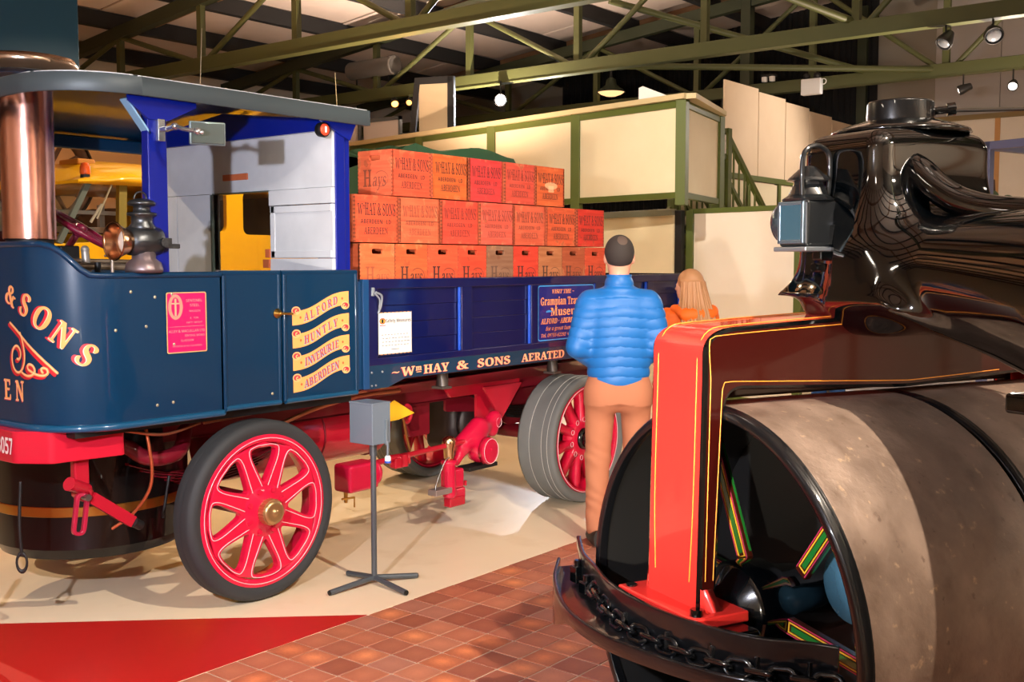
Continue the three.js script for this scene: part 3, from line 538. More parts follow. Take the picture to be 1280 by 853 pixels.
// chimney, boiler top, steering and controls
{
  const ch = part('chimney', lorry, [2.6, 0, -4.95]);
  const cop = std(0xf4b4a4, 0.22, 1, { bumpMap: wobble, bumpScale: 0.004 });
  obj('stack', lathe([[0.112, 1.735], [0.118, 1.74], [0.116, 1.9], [0.119, 2.2], [0.119, 2.44], [0.112, 2.44], [0.112, 1.735]], 48), cop, ch);
  obj('stack_foot', lathe2([[0.13, 1.3], [0.105, 1.38], [0.105, 1.735], [0.09, 1.735]], 40), M.black, ch);
  obj('cap', lathe([[0.118, 2.47], [0.13, 2.49], [0.215, 2.515], [0.235, 2.545], [0.22, 2.572], [0.15, 2.585], [0.10, 2.585], [0.1, 2.5]], 48), std(0xb9a08c, 0.25, 1), ch);
  obj('boiler_top', [lathe2([[0.46, 0.95], [0.46, 1.3], [0.4, 1.36], [0.13, 1.38]], 40, 'y', [2.75, 0, -4.95])], M.black, lorry);
  const sw = part('steering_wheel', lorry, [3.0, 1.8, -5.2], [0.42, 0.0, -0.42]), maroon = gloss(0x6e1230, 0.35, 0.7);
  obj('wheel_rim', new THREE.TorusGeometry(0.17, 0.016, 12, 40).rotateX(Math.PI / 2), maroon, sw);
  for (let k = 0; k < 4; k++) obj('spoke', rod([0, 0, 0], [0.165 * Math.cos(k * 1.571 + 0.4), 0, 0.165 * Math.sin(k * 1.571 + 0.4)], 0.011), maroon, sw);
  obj('column', [rod([0, -0.7, 0], [0, 0.02, 0], 0.018), lathe([[0, 0.03], [0.03, 0.02], [0.035, -0.03], [0.018, -0.04]], 16)], maroon, sw);
  const cn = part('control_gear', lorry);
  obj('pipe_rack', [rod([2.6, 1.615, -4.75], [3.2, 1.6, -4.75], 0.016), rod([2.62, 1.64, -4.9], [3.2, 1.63, -4.9], 0.012), bx(2.55, 3.3, 1.5, 1.56, -5.0, -4.6, 0.01)], std(0x9a8a78, 0.35, 0.8), cn);
  obj('gauge_box', bx(2.74, 2.84, 1.6, 1.71, -5.0, -4.93, 0.008), M.black, cn);
  obj('lever', [rod([2.8, 1.55, -4.8], [2.79, 1.685, -4.8], 0.022, 0.018), new THREE.SphereGeometry(0.02, 12, 8).translate(2.79, 1.69, -4.8)], std(0xb0aca4, 0.4, 0.6), cn);
  obj('valve_wheel', [lathe([[0.0, 1.658], [0.035, 1.655], [0.036, 1.666], [0, 1.668]], 20, 'y', [2.87, 0, -4.7]), rod([2.87, 1.55, -4.7], [2.87, 1.66, -4.7], 0.008)], std(0xa89c90, 0.4, 0.8), cn);
  obj('plug', [rod([2.735, 1.56, -4.6], [2.735, 1.63, -4.6], 0.014)], M.black, cn);
  obj('cab_bench', bx(3.3, 3.74, 0.95, 1.3, -5.7, -4.2, 0.02), std(0x2a1a14, 0.6), lorry);
}
// carriage lamp on the cab rail
{
  const l = part('side_lamp', lorry, [2.672, 0, -4.13]); const gm = std(0x4e5154, 0.35, 0.85, { bumpMap: wobble, bumpScale: 0.003 });
  obj('lamp_body', lathe([[0, -0.075], [0.06, -0.07], [0.068, 0], [0.06, 0.07], [0.0, 0.078]], 28, 'x', [0.0, 1.72, 0]), gm, l);
  obj('reservoir', lathe([[0, 1.58], [0.078, 1.585], [0.08, 1.6], [0.072, 1.628], [0.05, 1.645], [0.05, 1.68], [0, 1.68]], 28), std(0x7a6c6e, 0.4, 0.7), l);
  obj('lamp_vent', lathe([[0.052, 1.775], [0.058, 1.785], [0.045, 1.8], [0.044, 1.83], [0.062, 1.836], [0.062, 1.846], [0.036, 1.85], [0.034, 1.874], [0.056, 1.878], [0.058, 1.888], [0.05, 1.898], [0.02, 1.906], [0, 1.908]], 28, 'y', [-0.005, -0.005, 0]), gm, l);
  obj('lens_hood', lathe([[0.05, 0.0], [0.062, -0.03], [0.078, -0.062], [0.083, -0.064], [0.08, -0.07], [0.072, -0.064], [0.056, -0.02], [0.048, 0.0]], 32, 'x', [-0.075, 1.718, 0]).rotateY(0), std(0xb98a66, 0.22, 1), l);
  obj('lens', new THREE.SphereGeometry(0.052, 24, 12).scale(0.35, 1, 1).translate(-0.085, 1.718, 0), new THREE.MeshPhysicalMaterial({ color: 0xe8d8c8, roughness: 0.05, metalness: 0.1, clearcoat: 1 }), l);
  obj('carry_loop', new THREE.TorusGeometry(0.03, 0.004, 8, 24, Math.PI).translate(-0.01, 1.9, 0), gm, l);
  obj('bracket', [bx(0.05, 0.15, 1.69, 1.71, 0.02, 0.05, 0.004), bx(0.07, 0.11, 1.7, 1.735, 0.02, 0.05, 0.004), rod([0.06, 1.715, 0.05], [0.06, 1.715, 0.075], 0.02)], gm, l);
}
// mirror on a jointed arm
{
  const m = part('mirror', lorry), cm = std(0xbfc4c8, 0.25, 0.9);
  obj('clamp', [bx(2.735, 2.77, 2.15, 2.245, -4.115, -4.095, 0.003), rod([2.75, 2.2, -4.1], [2.75, 2.2, -4.05], 0.012)], cm, m);
  obj('arm', [tube([[2.75, 2.2, -4.05], [2.74, 2.203, -3.98], [2.74, 2.188, -3.92], [2.76, 2.178, -3.87], [2.78, 2.172, -3.85]], 0.009), new THREE.SphereGeometry(0.016, 12, 8).translate(2.74, 2.203, -3.98), new THREE.SphereGeometry(0.016, 12, 8).translate(2.765, 2.176, -3.86)], cm, m);
  const back = new RoundedBoxGeometry(0.155, 0.1, 0.016, 3, 0.007).rotateY(-0.35).translate(2.85, 2.178, -3.91);
  obj('mirror_shell', back, std(0x6d7c80, 0.3, 0.4), m);
  obj('mirror_glass', new RoundedBoxGeometry(0.142, 0.088, 0.006, 2, 0.003).rotateY(-0.35).translate(2.85 - 0.0035, 2.178, -3.91 + 0.0085), std(0x5c6a6c, 0.12, 0.7), m);
}
// load bed
{
  const bed = part('load_bed', lorry);
  const ZB = -4.16, xL = 3.96, xR = 7.43;
  obj('load_floor', boxUV(bx(3.98, xR, 1.4, 1.478, -5.72, -4.24)), std(0x3a2a20, 0.8), bed);
  const frame = (x0, x1) => { };
  const posts = [[4.02, 4.09], [4.775, 4.87], [5.45, 5.52], [6.18, 6.26], [6.86, 6.94], [7.35, 7.43]];
  obj('top_rail', bx(4.0, xR, 1.487, 1.54, ZB - 0.03, ZB + 0.012, 0.006), bedBlue, bed); obj('bottom_rail', bx(4.0, xR, 1.075, 1.115, ZB - 0.03, ZB + 0.012, 0.006), bedBlue, bed);
  for (const [a, b] of posts) obj('stile', bx(a, b, 1.11, 1.49, ZB - 0.03, ZB + 0.012, 0.005), bedBlue, bed);
  for (let i = 0; i + 1 < posts.length; i++) for (let k = 0; k < 4; k++) obj('plank', bx(posts[i][1] - 0.004, posts[i + 1][0] + 0.004, 1.114 + k * 0.094, 1.114 + k * 0.094 + 0.0925, ZB - 0.03, ZB - 0.017 + (k % 2) * 0.002, 0.003), bedBlue, bed);
  const edge = gloss(0x1a4cc0, 0.3); // brighter picked-out chamfers
  for (let i = 0; i + 1 < posts.length; i++) obj('chamfer', [bx(posts[i + 1][0] - 0.012, posts[i + 1][0] - 0.002, 1.115, 1.485, ZB - 0.012, ZB + 0.006, 0.003)], edge, bed);
  obj('end_post', [bx(3.975, 4.02, 0.955, 1.54, ZB - 0.03, ZB + 0.018, 0.004), bx(3.93, 3.975, 0.955, 1.53, ZB - 0.06, ZB, 0.004)], gloss(0x0b3f6e, 0.35), bed);
  obj('sill_board', ext(roundShape([[3.99, 0.95], [4.16, 0.95], [4.3, 0.99], [xR, 0.985], [xR, 1.078], [3.99, 1.078]], 0.01), 0.045, 0.004).translate(0, 0, ZB - 0.035), gloss(0x07304c, 0.4), bed);
  for (const [x, y] of [[4.04, 1.04], [4.12, 1.04], [4.04, 0.97], [4.07, 0.97]]) obj('rivet', new THREE.SphereGeometry(0.007, 8, 6).translate(x, y, ZB + 0.011), M.steel, bed);
  const t = canvasTex(2048, 96, (x, W, H) => {
    x.clearRect(0, 0, W, H);                                                       // 3.2 m long, letters at the places they have along the board
    const put = (s, a, b, size = 74) => { x.save(); x.font = 'bold ' + size + 'px serif'; const w = x.measureText(s).width, A = (a - 4.16) / 3.2 * W, B = (b - 4.16) / 3.2 * W; x.restore(); shaded(x, s, 0, (A + B) / 2, 54, size, '#f7b483', 0, (B - A) / w, 'bold {}px serif', [-0.07, 0.06]); };
    put('~', 4.19, 4.255, 60); put('W', 4.265, 4.375); put('HAY', 4.445, 4.66); put('&', 4.725, 4.835); put('SONS', 4.915, 5.235); put('AERATED', 5.345, 5.81); put('WATER', 5.95, 6.3); put('MANUFACTURERS', 6.4, 7.3);
    shaded(x, 'm', 0, (4.405 - 4.16) / 3.2 * W, 40, 46, '#f7b483', 0, 0.7); x.fillStyle = '#f7b483'; x.fillRect((4.385 - 4.16) / 3.2 * W, 64, 26, 5);
  });
  obj('sill_lettering', new THREE.PlaneGeometry(3.2, 0.088).translate(5.76, 1.034, ZB + 0.0125), decalMat(t), bed);
  const sg = canvasTex(768, 512, (x, W, H) => {
    x.fillStyle = '#0c1a70'; x.fillRect(0, 0, W, H); x.strokeStyle = '#3f9fe0'; x.lineWidth = 9; x.beginPath(); x.roundRect(10, 10, W - 20, H - 20, 26); x.stroke();
    const l = (s, cx, cy, size, f = 'bold {}px serif', w = 0) => { x.font = f.replace('{}', size); x.textAlign = 'center'; x.textBaseline = 'middle'; x.fillStyle = '#b03018'; x.fillText(s, cx - 3, cy + 3, w || 720); x.fillStyle = '#f6a268'; x.fillText(s, cx, cy, w || 720); };
    l('VISIT THE ~', 330, 62, 50, 'italic bold {}px serif'); l('Grampian Transport', 384, 150, 96, 'bold {}px serif', 690); l('Museum', 384, 246, 100); l('ALFORD · ABERDEENSHIRE', 384, 330, 66, 'italic bold {}px serif', 680); l('for a great family day out', 384, 398, 46, 'italic {}px serif'); l('Tel. 09755-62292  www.gtm.org.uk', 384, 458, 42, 'italic {}px serif', 680);
    x.fillStyle = '#2f8fd8'; x.beginPath(); x.moveTo(110, 240); x.quadraticCurveTo(160, 215, 195, 250); x.quadraticCurveTo(160, 245, 110, 252); x.fill();
  });
  obj('museum_sign', bx(5.52, 6.17, 1.118, 1.484, ZB - 0.014, ZB + 0.004), [0, 1, 2, 3, 4, 5].map((k) => k === 4 ? new THREE.MeshPhysicalMaterial({ map: sg, roughness: 0.4, clearcoat: 0.5 }) : bedBlue), bed);
  const nt = canvasTex(256, 320, (x, W, H) => {
    x.fillStyle = '#e6e2dc'; x.fillRect(0, 0, W, H); for (let k = 0; k < 18; k++) { x.fillStyle = k % 2 ? '#e08a30' : '#2a2420'; x.fillRect(k * 15, 0, 13, 6); x.fillRect(k * 15, H - 6, 13, 6); }
    x.strokeStyle = '#d03030'; x.lineWidth = 6; x.fillStyle = '#e8c040'; x.beginPath(); x.arc(30, 66, 20, 0, 7); x.fill(); x.stroke(); x.fillStyle = '#202028'; x.fillRect(22, 52, 16, 28); x.fillStyle = '#e04060'; x.fillRect(8, 96, 46, 6);
    x.fillStyle = '#101014'; x.font = 'bold 38px sans-serif'; x.textBaseline = 'middle'; x.fillText('Safety Measures', 54, 66, 198);
    x.fillStyle = '#55555a'; for (let k = 0; k < 4; k++) for (let j = 0; j < 9; j++) x.fillRect(22 + j * 24 + (k * 7) % 9, 168 + k * 27, 12 + (j * k * 5) % 9, 5); x.fillRect(96, 280, 60, 5);
  });
  obj('safety_notice', bx(4.1, 4.355, 1.13, 1.36, ZB + 0.004, ZB + 0.0055), [0, 1, 2, 3, 4, 5].map((k) => k === 4 ? new THREE.MeshPhysicalMaterial({ map: nt, roughness: 0.35, clearcoat: 0.6 }) : M.white), bed);
  obj('tie_cord', [tube([[4.06, 1.47, ZB + 0.03], [4.1, 1.45, ZB + 0.03], [4.105, 1.4, ZB + 0.02], [4.085, 1.36, ZB + 0.02]], 0.006), tube([[4.05, 1.465, ZB + 0.03], [4.085, 1.43, ZB + 0.03], [4.09, 1.37, ZB + 0.02]], 0.005), bx(4.04, 4.06, 1.45, 1.495, ZB + 0.012, ZB + 0.02, 0.002)], std(0x8d959e, 0.45, 0.3), bed);
  // far side and tail
  obj('far_side', bx(3.98, xR, 1.0, 1.54, -5.8, -5.76, 0.006), bedBlue, bed);
  obj('tail_board', [bx(xR - 0.045, xR, 1.0, 1.545, -5.76, -4.19, 0.006), bx(xR - 0.06, xR - 0.045, 1.43, 1.46, -5.7, -4.25, 0.003)], gloss(0x060a26, 0.3), bed);
  for (const x of [4.68, 5.77, 6.28, 7.1]) obj('bracket', [loft([[[x - 0.02, 0.99, -4.2], [x + 0.03, 0.99, -4.2], [x + 0.03, 0.99, -4.24], [x - 0.02, 0.99, -4.24]], [[x - 0.035, 0.91, -4.19], [x + 0.02, 0.91, -4.19], [x + 0.02, 0.91, -4.24], [x - 0.035, 0.91, -4.24]]]), bx(x - 0.06, x + 0.02, 0.895, 0.91, -4.25, -4.16, 0.003)], std(0x57504c, 0.4, 0.5), bed);
  obj('bed_bearers', [bx(4.02, xR, 0.98, 1.07, -4.3, -4.2), bx(4.02, xR, 0.98, 1.07, -5.7, -5.6)], std(0x3a0a12, 0.6), bed);
}
// wheels
function frontWheel(z, dir) {
  const w = part('front_wheel', lorry, [3.285, 0.437, z], [0, dir > 0 ? 0 : Math.PI, 0]);
  // outer face at local z = 0, tyre runs inwards
  obj('tyre', lathe([[0.368, -0.012], [0.39, -0.002], [0.412, 0], [0.43, -0.012], [0.437, -0.03], [0.437, -0.068], [0.434, -0.072], [0.437, -0.076], [0.437, -0.12], [0.425, -0.14], [0.37, -0.145], [0.368, -0.012]], 72, 'z'), M.rubber, w);
  const disc = new THREE.Shape(); disc.absarc(0, 0, 0.335, 0, Math.PI * 2);
  const A8 = Math.PI / 8, hole = (grow) => { const hw = 0.03 - grow, inner = hw / Math.sin(A8) + 0.05 - grow * 0.6, ro = 0.306 + grow, t = A8 - Math.asin(hw / ro); const P = (a, r) => [r * Math.cos(a), r * Math.sin(a)]; return [[inner, 0], P(t, ro), P(t * 0.4, ro + 0.004), P(-t * 0.4, ro + 0.004), P(-t, ro)]; };
  const rot = (p, a) => p.map(([x, y]) => [x * Math.cos(a) - y * Math.sin(a), x * Math.sin(a) + y * Math.cos(a)]);
  const RAD = [0.035, 0.075, 0.02, 0.02, 0.075];
  for (let k = 0; k < 8; k++) disc.holes.push(roundShape(rot(hole(0), k * Math.PI / 4).reverse(), RAD.slice().reverse(), THREE.Path));
  const fr = obj('wheel_rim', [lathe([[0.33, -0.02], [0.335, -0.012], [0.345, -0.006], [0.368, -0.008], [0.37, -0.014], [0.37, -0.14], [0.34, -0.14], [0.33, -0.02]], 72, 'z')], wheelRed, w);
  obj('spokes', ext(disc, 0.045, 0.008, 6).translate(0, 0, -0.055), wheelRed, w);
  for (let k = 0; k < 8; k++) {
    const sh = roundShape(rot(hole(0.013), k * Math.PI / 4), [0.04, 0.09, 0.02, 0.02, 0.09]); const P = sh.getPoints(10).map((p) => [p.x, p.y, -0.0095]);
    obj('lining', tube(P, 0.0022, 5, P.length * 2, true), lineMat, w);
    const a = k * Math.PI / 4 + A8; obj('hub_bolt', rod([0.105 * Math.cos(a), 0.105 * Math.sin(a), -0.02], [0.105 * Math.cos(a), 0.105 * Math.sin(a), 0.004], 0.014, 0.012, 10), wheelRed, w);
  }
  obj('lining', new THREE.TorusGeometry(0.352, 0.002, 5, 64).translate(0, 0, -0.0055), lineMat, w);
  obj('hub', lathe([[0.13, -0.02], [0.125, -0.008], [0.08, 0.0], [0.07, 0.012], [0, 0.012]], 32, 'z'), wheelRed, w);
  const gear = new THREE.Shape(); for (let k = 0; k <= 56; k++) { const a = k / 56 * Math.PI * 2, r = k % 2 ? 0.06 : 0.064; k ? gear.lineTo(r * Math.cos(a), r * Math.sin(a)) : gear.moveTo(r, 0); }
  obj('hub_cap', [ext(gear, 0.04, 0.003).translate(0, 0, 0.01), lathe([[0.057, 0.05], [0.055, 0.062], [0.04, 0.066], [0.038, 0.062], [0.018, 0.062], [0.014, 0.072], [0, 0.073]], 28, 'z')], std(0xc9a878, 0.35, 0.9), w);
}
frontWheel(-4.1, 1); frontWheel(-5.8, -1);
function rearWheel(z, dir) {
  const w = part('rear_wheel', lorry, [6.03, 0.43, z], [0, dir > 0 ? 0 : Math.PI, 0]), W = 0.3;
  obj('tyre', lathe([[0.365, -0.02], [0.385, -0.004], [0.415, 0], [0.428, -0.01], [0.43, -0.03], [0.43, -0.09], [0.426, -0.094], [0.426, -0.098], [0.43, -0.102], [0.43, -0.19], [0.426, -0.194], [0.426, -0.198], [0.43, -0.202], [0.43, -W + 0.02], [0.42, -W], [0.365, -W], [0.365, -0.02]], 72, 'z'), std(0x6d706f, 0.75, 0, { bumpMap: grain, bumpScale: 0.002 }), w);
  for (const zz of [-0.05, -0.096, -0.196]) obj('tread_line', new THREE.TorusGeometry(0.4295, 0.0022, 5, 72).translate(0, 0, zz), std(0xb4b4b0, 0.8), w);
  obj('wheel_rim', lathe([[0.335, -0.06], [0.34, -0.02], [0.35, -0.012], [0.366, -0.016], [0.367, -0.28], [0.33, -0.28], [0.335, -0.06]], 64, 'z'), wheelRed, w);
  obj('lining', new THREE.TorusGeometry(0.358, 0.003, 5, 64).translate(0, 0, -0.011), lineMat, w);
  for (let k = 0; k < 10; k++) {
    const a = k * Math.PI / 5 + 0.2, c = Math.cos(a), s = Math.sin(a), P = (r, t, zz) => [r * c - t * s, r * s + t * c, zz];
    obj('spoke', loft([[P(0.08, -0.034, -0.06), P(0.08, 0.034, -0.06), P(0.08, 0.03, -0.13), P(0.08, -0.03, -0.13)], [P(0.2, -0.024, -0.075), P(0.2, 0.024, -0.075), P(0.2, 0.02, -0.14), P(0.2, -0.02, -0.14)], [P(0.345, -0.032, -0.08), P(0.345, 0.032, -0.08), P(0.345, 0.028, -0.15), P(0.345, -0.028, -0.15)]]), wheelRed, w);
    obj('lining', new THREE.TorusGeometry(0.016, 0.002, 5, 16).translate(...P(0.13, 0, -0.06)), lineMat, w);
  }
  obj('hub', lathe([[0.14, -0.13], [0.13, -0.07], [0.1, -0.055], [0, -0.05]], 32, 'z'), wheelRed, w);
  obj('hub_cap', [lathe2([[0.06, -0.06], [0.06, -0.01], [0.05, 0.0], [0.05, 0.03], [0.045, 0.04], [0, 0.04]], 6, 'z'), lathe([[0.075, -0.06], [0.075, -0.04], [0.06, -0.03]], 20, 'z')], M.blackGloss, w);
}
rearWheel(-4.09, 1); rearWheel(-5.81, -1);
// chassis and what hangs under it
{
  const c = part('chassis', lorry);
  for (const z of [-4.55, -5.35]) obj('frame_rail', [bx(2.3, 7.35, 0.76, 0.9, z - 0.015, z + 0.015, 0.004), bx(2.3, 7.35, 0.89, 0.9, z - 0.06, z + 0.015), bx(2.3, 7.35, 0.76, 0.77, z - 0.06, z + 0.015)], redDark, c);
  obj('cross_member', [2.7, 3.9, 5.0, 6.6, 7.2].map((x) => bx(x - 0.03, x + 0.03, 0.78, 0.88, -5.35, -4.55, 0.005)), redDark, c);
  obj('side_plate', ext(roundShape([[4.95, 0.9], [5.75, 0.9], [5.75, 0.82], [5.45, 0.58], [5.3, 0.6], [5.3, 0.78], [5.05, 0.78]], 0.01), 0.02).translate(0, 0, -4.5), red, c);
  obj('hanger_plate', ext(roundShape([[4.3, 0.88], [4.98, 0.88], [4.98, 0.55], [4.8, 0.55], [4.74, 0.72], [4.5, 0.74], [4.3, 0.8]], 0.015), 0.02).translate(0, 0, -4.62), redDark, c);
  obj('triangle_plate', ext(roundShape([[5.28, 0.83], [5.68, 0.83], [5.46, 0.6]], 0.01), 0.015).translate(0, 0, -4.42), red, c);
  obj('apron', loft([[[3.95, 0.94, -4.22], [7.2, 0.96, -4.25], [7.2, 0.96, -4.27], [3.95, 0.94, -4.24]], [[3.95, 0.86, -4.42], [7.2, 0.84, -4.5], [7.2, 0.84, -4.52], [3.95, 0.86, -4.44]]]), redDark, c);
  obj('axle_guard', ext(roundShape([[5.2, 0.9], [6.5, 0.9], [6.4, 0.72], [6.15, 0.5], [5.85, 0.5], [5.6, 0.62], [5.2, 0.66]], 0.02), 0.02).translate(0, 0, -4.68), redDark, c);
  obj('gear_case', [bx(5.35, 5.75, 0.36, 0.8, -5.0, -4.72, 0.06), lathe([[0, -0.03], [0.17, -0.03], [0.18, 0.02], [0.1, 0.04], [0, 0.04]], 28, 'z', [5.55, 0.55, -4.7])], std(0x1a0a0c, 0.5), c);
  obj('belly_plate', [bx(4.0, 5.4, 0.62, 0.88, -5.25, -5.2, 0.01), bx(5.9, 7.3, 0.6, 0.9, -5.2, -5.15, 0.01)], std(0x2a0a0e, 0.6), c);
  // rear springs: leaves
  for (let k = 0; k < 6; k++) { const L = 0.62 - k * 0.08, pts = []; for (let i = 0; i <= 10; i++) { const u = i / 5 - 1; pts.push([[6.0 + u * L, 0.62 + k * -0.014 + 0.13 * (u * L / 0.62) ** 2, -4.55], [6.0 + u * L, 0.632 + k * -0.014 + 0.13 * (u * L / 0.62) ** 2, -4.55], [6.0 + u * L, 0.632 + k * -0.014 + 0.13 * (u * L / 0.62) ** 2, -4.62], [6.0 + u * L, 0.62 + k * -0.014 + 0.13 * (u * L / 0.62) ** 2, -4.62]]); } obj('spring_leaf', loft(pts), M.black, c); }
  obj('axle', rod([6.03, 0.43, -4.3], [6.03, 0.43, -5.6], 0.05), redDark, c); obj('axle', [rod([3.285, 0.437, -4.22], [3.285, 0.437, -5.7], 0.045), bx(3.24, 3.33, 0.42, 0.5, -5.6, -4.3, 0.01)], redDark, c);
  // front spring and hanger
  for (let k = 0; k < 5; k++) { const L = 0.48 - k * 0.07, pts = []; for (let i = 0; i <= 10; i++) { const u = i / 5 - 1, y = 0.58 + 0.013 * k * -1 + 0.1 * (u * L / 0.48) ** 2; pts.push([[3.285 + u * L, y, -4.5], [3.285 + u * L, y + 0.011, -4.5], [3.285 + u * L, y + 0.011, -4.57], [3.285 + u * L, y, -4.57]]); } obj('spring_leaf', loft(pts), redDark, c); }
  obj('water_tank', [lathe([[0, -0.9], [0.16, -0.9], [0.185, -0.86], [0.185, 0.25], [0.16, 0.3], [0, 0.31]], 36, 'x', [4.3, 0.66, -4.72])], red, c);
  obj('tank_band', [4.05, 4.5].map((x) => new THREE.TorusGeometry(0.187, 0.006, 6, 36).rotateY(Math.PI / 2).translate(x, 0.66, -4.72)), redDark, c);
  obj('exhaust_bend', tube([[2.55, 0.82, -4.5], [2.72, 0.8, -4.42], [2.8, 0.74, -4.38], [2.88, 0.72, -4.36], [3.0, 0.74, -4.38], [3.08, 0.82, -4.45]], 0.035, 12, 40), redDark, c);
  obj('copper_pipe', tube([[2.725, 0.93, -4.24], [2.735, 0.8, -4.22], [2.745, 0.69, -4.22], [2.735, 0.6, -4.24], [2.69, 0.5, -4.3], [2.63, 0.44, -4.36]], 0.0075), std(0xd0704a, 0.35, 0.8), c);
  obj('pipe_run', [tube([[3.05, 0.88, -4.25], [3.4, 0.9, -4.24], [3.9, 0.925, -4.24], [4.1, 0.93, -4.26]], 0.01), tube([[3.6, 0.8, -4.36], [3.8, 0.86, -4.32], [4.1, 0.9, -4.3], [4.4, 0.9, -4.3]], 0.012), tube([[2.6, 0.9, -4.2], [2.8, 0.86, -4.2], [3.0, 0.885, -4.22]], 0.007)], std(0xb06a4a, 0.4, 0.7), c);
  // drag links at the nose
  const dl = part('draw_gear', lorry);
  obj('hanger', [bx(2.40, 2.47, 0.63, 0.84, -4.3, -4.26, 0.01), rod([2.35, 0.705, -4.22], [2.45, 0.66, -4.25], 0.03, 0.025), lathe([[0.015, -0.03], [0.032, -0.03], [0.032, 0.03], [0.015, 0.03]], 20, 'z', [2.43, 0.645, -4.25])], red, dl);
  obj('lever', beam([2.45, 0.63, -4.22], [2.64, 0.49, -4.22], 0.03, 0.05), red, dl); obj('lever_end', rod([2.64, 0.49, -4.21], [2.68, 0.465, -4.22], 0.022), M.black, dl);
  const lk = roundShape([[-0.032, -0.09], [0.032, -0.09], [0.032, 0.09], [-0.032, 0.09]], 0.031); const hl = roundShape([[-0.014, -0.075], [-0.014, 0.075], [0.014, 0.075], [0.014, -0.075]], 0.013, THREE.Path); lk.holes.push(hl);
  obj('slotted_link', ext(lk, 0.02, 0.004).rotateZ(-0.15).translate(2.392, 0.57, -4.22), gloss(0xa01838, 0.4), dl); obj('pin', rod([2.415, 0.64, -4.26], [2.415, 0.64, -4.18], 0.014), M.steel, dl);
  const pan = part('ash_pan', lorry);
  obj('fire_box', lathe2([[0.46, 0.9], [0.46, 0.3], [0.43, 0.25], [0.3, 0.22], [0, 0.22]], 56, 'y', [2.9, 0, -4.98]), gloss(0x060606, 0.35, 0.5), pan);
  obj('brass_band', lathe2([[0.463, 0.455], [0.466, 0.458], [0.466, 0.5], [0.463, 0.503]], 56, 'y', [2.9, 0, -4.98]), M.brass, pan);
  obj('damper_link', [tube([[2.2, 0.72, -4.33], [2.19, 0.55, -4.33], [2.195, 0.42, -4.33]], 0.007), new THREE.TorusGeometry(0.02, 0.005, 8, 18).scale(1, 1.9, 1).rotateY(-0.7).translate(2.195, 0.385, -4.33), rod([2.05, 0.5, -4.5], [2.05, 0.33, -4.5], 0.012), rod([3.02, 0.6, -4.5], [2.98, 0.4, -4.5], 0.008)], M.black, pan);
  // lubricator box, control rod, valve and pump on the near side
  const b = part('drain_box', lorry);
  obj('box', bx(4.0, 4.22, 0.37, 0.525, -4.42, -4.28, 0.02), pumpPink, b);
  obj('lid', lathe([[0, 0], [0.07, 0.0], [0.075, 0.02], [0.05, 0.045], [0, 0.05]], 24, 'x', [4.2, 0.455, -4.33]), pumpPink, b);
  obj('tap', [rod([4.03, 0.37, -4.35], [4.03, 0.31, -4.35], 0.012, 0.009), rod([4.0, 0.335, -4.35], [4.075, 0.335, -4.33], 0.006), rod([4.075, 0.335, -4.33], [4.075, 0.28, -4.33], 0.004)], M.brass, b);
  const r = part('control_rod', lorry);
  obj('rod', rod([4.15, 0.5, -4.33], [5.14, 0.53, -4.33], 0.016), red, r); obj('knuckle', [rod([4.38, 0.49, -4.36], [4.48, 0.5, -4.3], 0.034), bx(4.37, 4.46, 0.45, 0.51, -4.35, -4.3, 0.01), rod([4.44, 0.46, -4.3], [4.44, 0.53, -4.3], 0.024)], red, r);
  const v = part('oil_valve', lorry, [4.86, 0, -4.33]);
  obj('brass_bulb', lathe([[0.02, 0.425], [0.03, 0.44], [0.034, 0.49], [0.044, 0.53], [0.04, 0.56], [0.02, 0.575], [0, 0.577]], 24), std(0xd8b48c, 0.2, 1), v);
  obj('valve_body', [lathe([[0.035, 0.2], [0.045, 0.22], [0.04, 0.4], [0.05, 0.41], [0.05, 0.43], [0, 0.43]], 20), bx(-0.04, 0.11, 0.25, 0.37, -0.04, 0.03, 0.015), bx(0.0, 0.14, 0.17, 0.25, -0.04, 0.02, 0.02)], pumpPink, v);
  obj('foot', [bx(-0.02, 0.12, 0.14, 0.2, -0.03, 0.03, 0.01), rod([0.15, 0.28, 0], [0.15, 0.25, 0], 0.01)], red, v);
  obj('wire', tube([[-0.02, 0.45, 0.02], [-0.06, 0.43, 0.02], [-0.13, 0.32, 0.02], [-0.15, 0.25, 0.02]], 0.004), M.steel, v);
  obj('steel_step', [bx(-0.16, 0.0, 0.235, 0.27, -0.03, 0.04, 0.004)], std(0x9c8f8c, 0.4, 0.6), v);
  const p = part('feed_pump', lorry, [5.1, 0, -4.36]);
  obj('pump_body', sdfMesh((q) => { let d = capsule(q, [0, 0.5, 0], [0.03, 0.44, 0.02], 0.085, 0.095); d = smin(d, capsule(q, [-0.12, 0.5, 0], [0.05, 0.6, 0], 0.07, 0.075), 0.05); d = smin(d, capsule(q, [0.05, 0.56, 0], [0.22, 0.65, 0], 0.05, 0.045), 0.05); d = smin(d, capsule(q, [0.2, 0.56, 0], [0.25, 0.65, 0], 0.05, 0.045), 0.04); d = smin(d, capsule(q, [-0.14, 0.44, 0], [-0.2, 0.38, 0], 0.035, 0.03), 0.04); return d; }, [0, 0.5, 0], 0.34, 60), pumpPink, p); p.scale.setScalar(0.86); p.position.y = 0.075; p.position.x = 5.13;
  obj('cover', [lathe([[0, 0.11], [0.08, 0.108], [0.088, 0.1], [0.09, 0.06], [0, 0.05]], 32, 'z').scale(1, 1.12, 1).translate(0.03, 0.44, 0.03)], pumpPink, p);
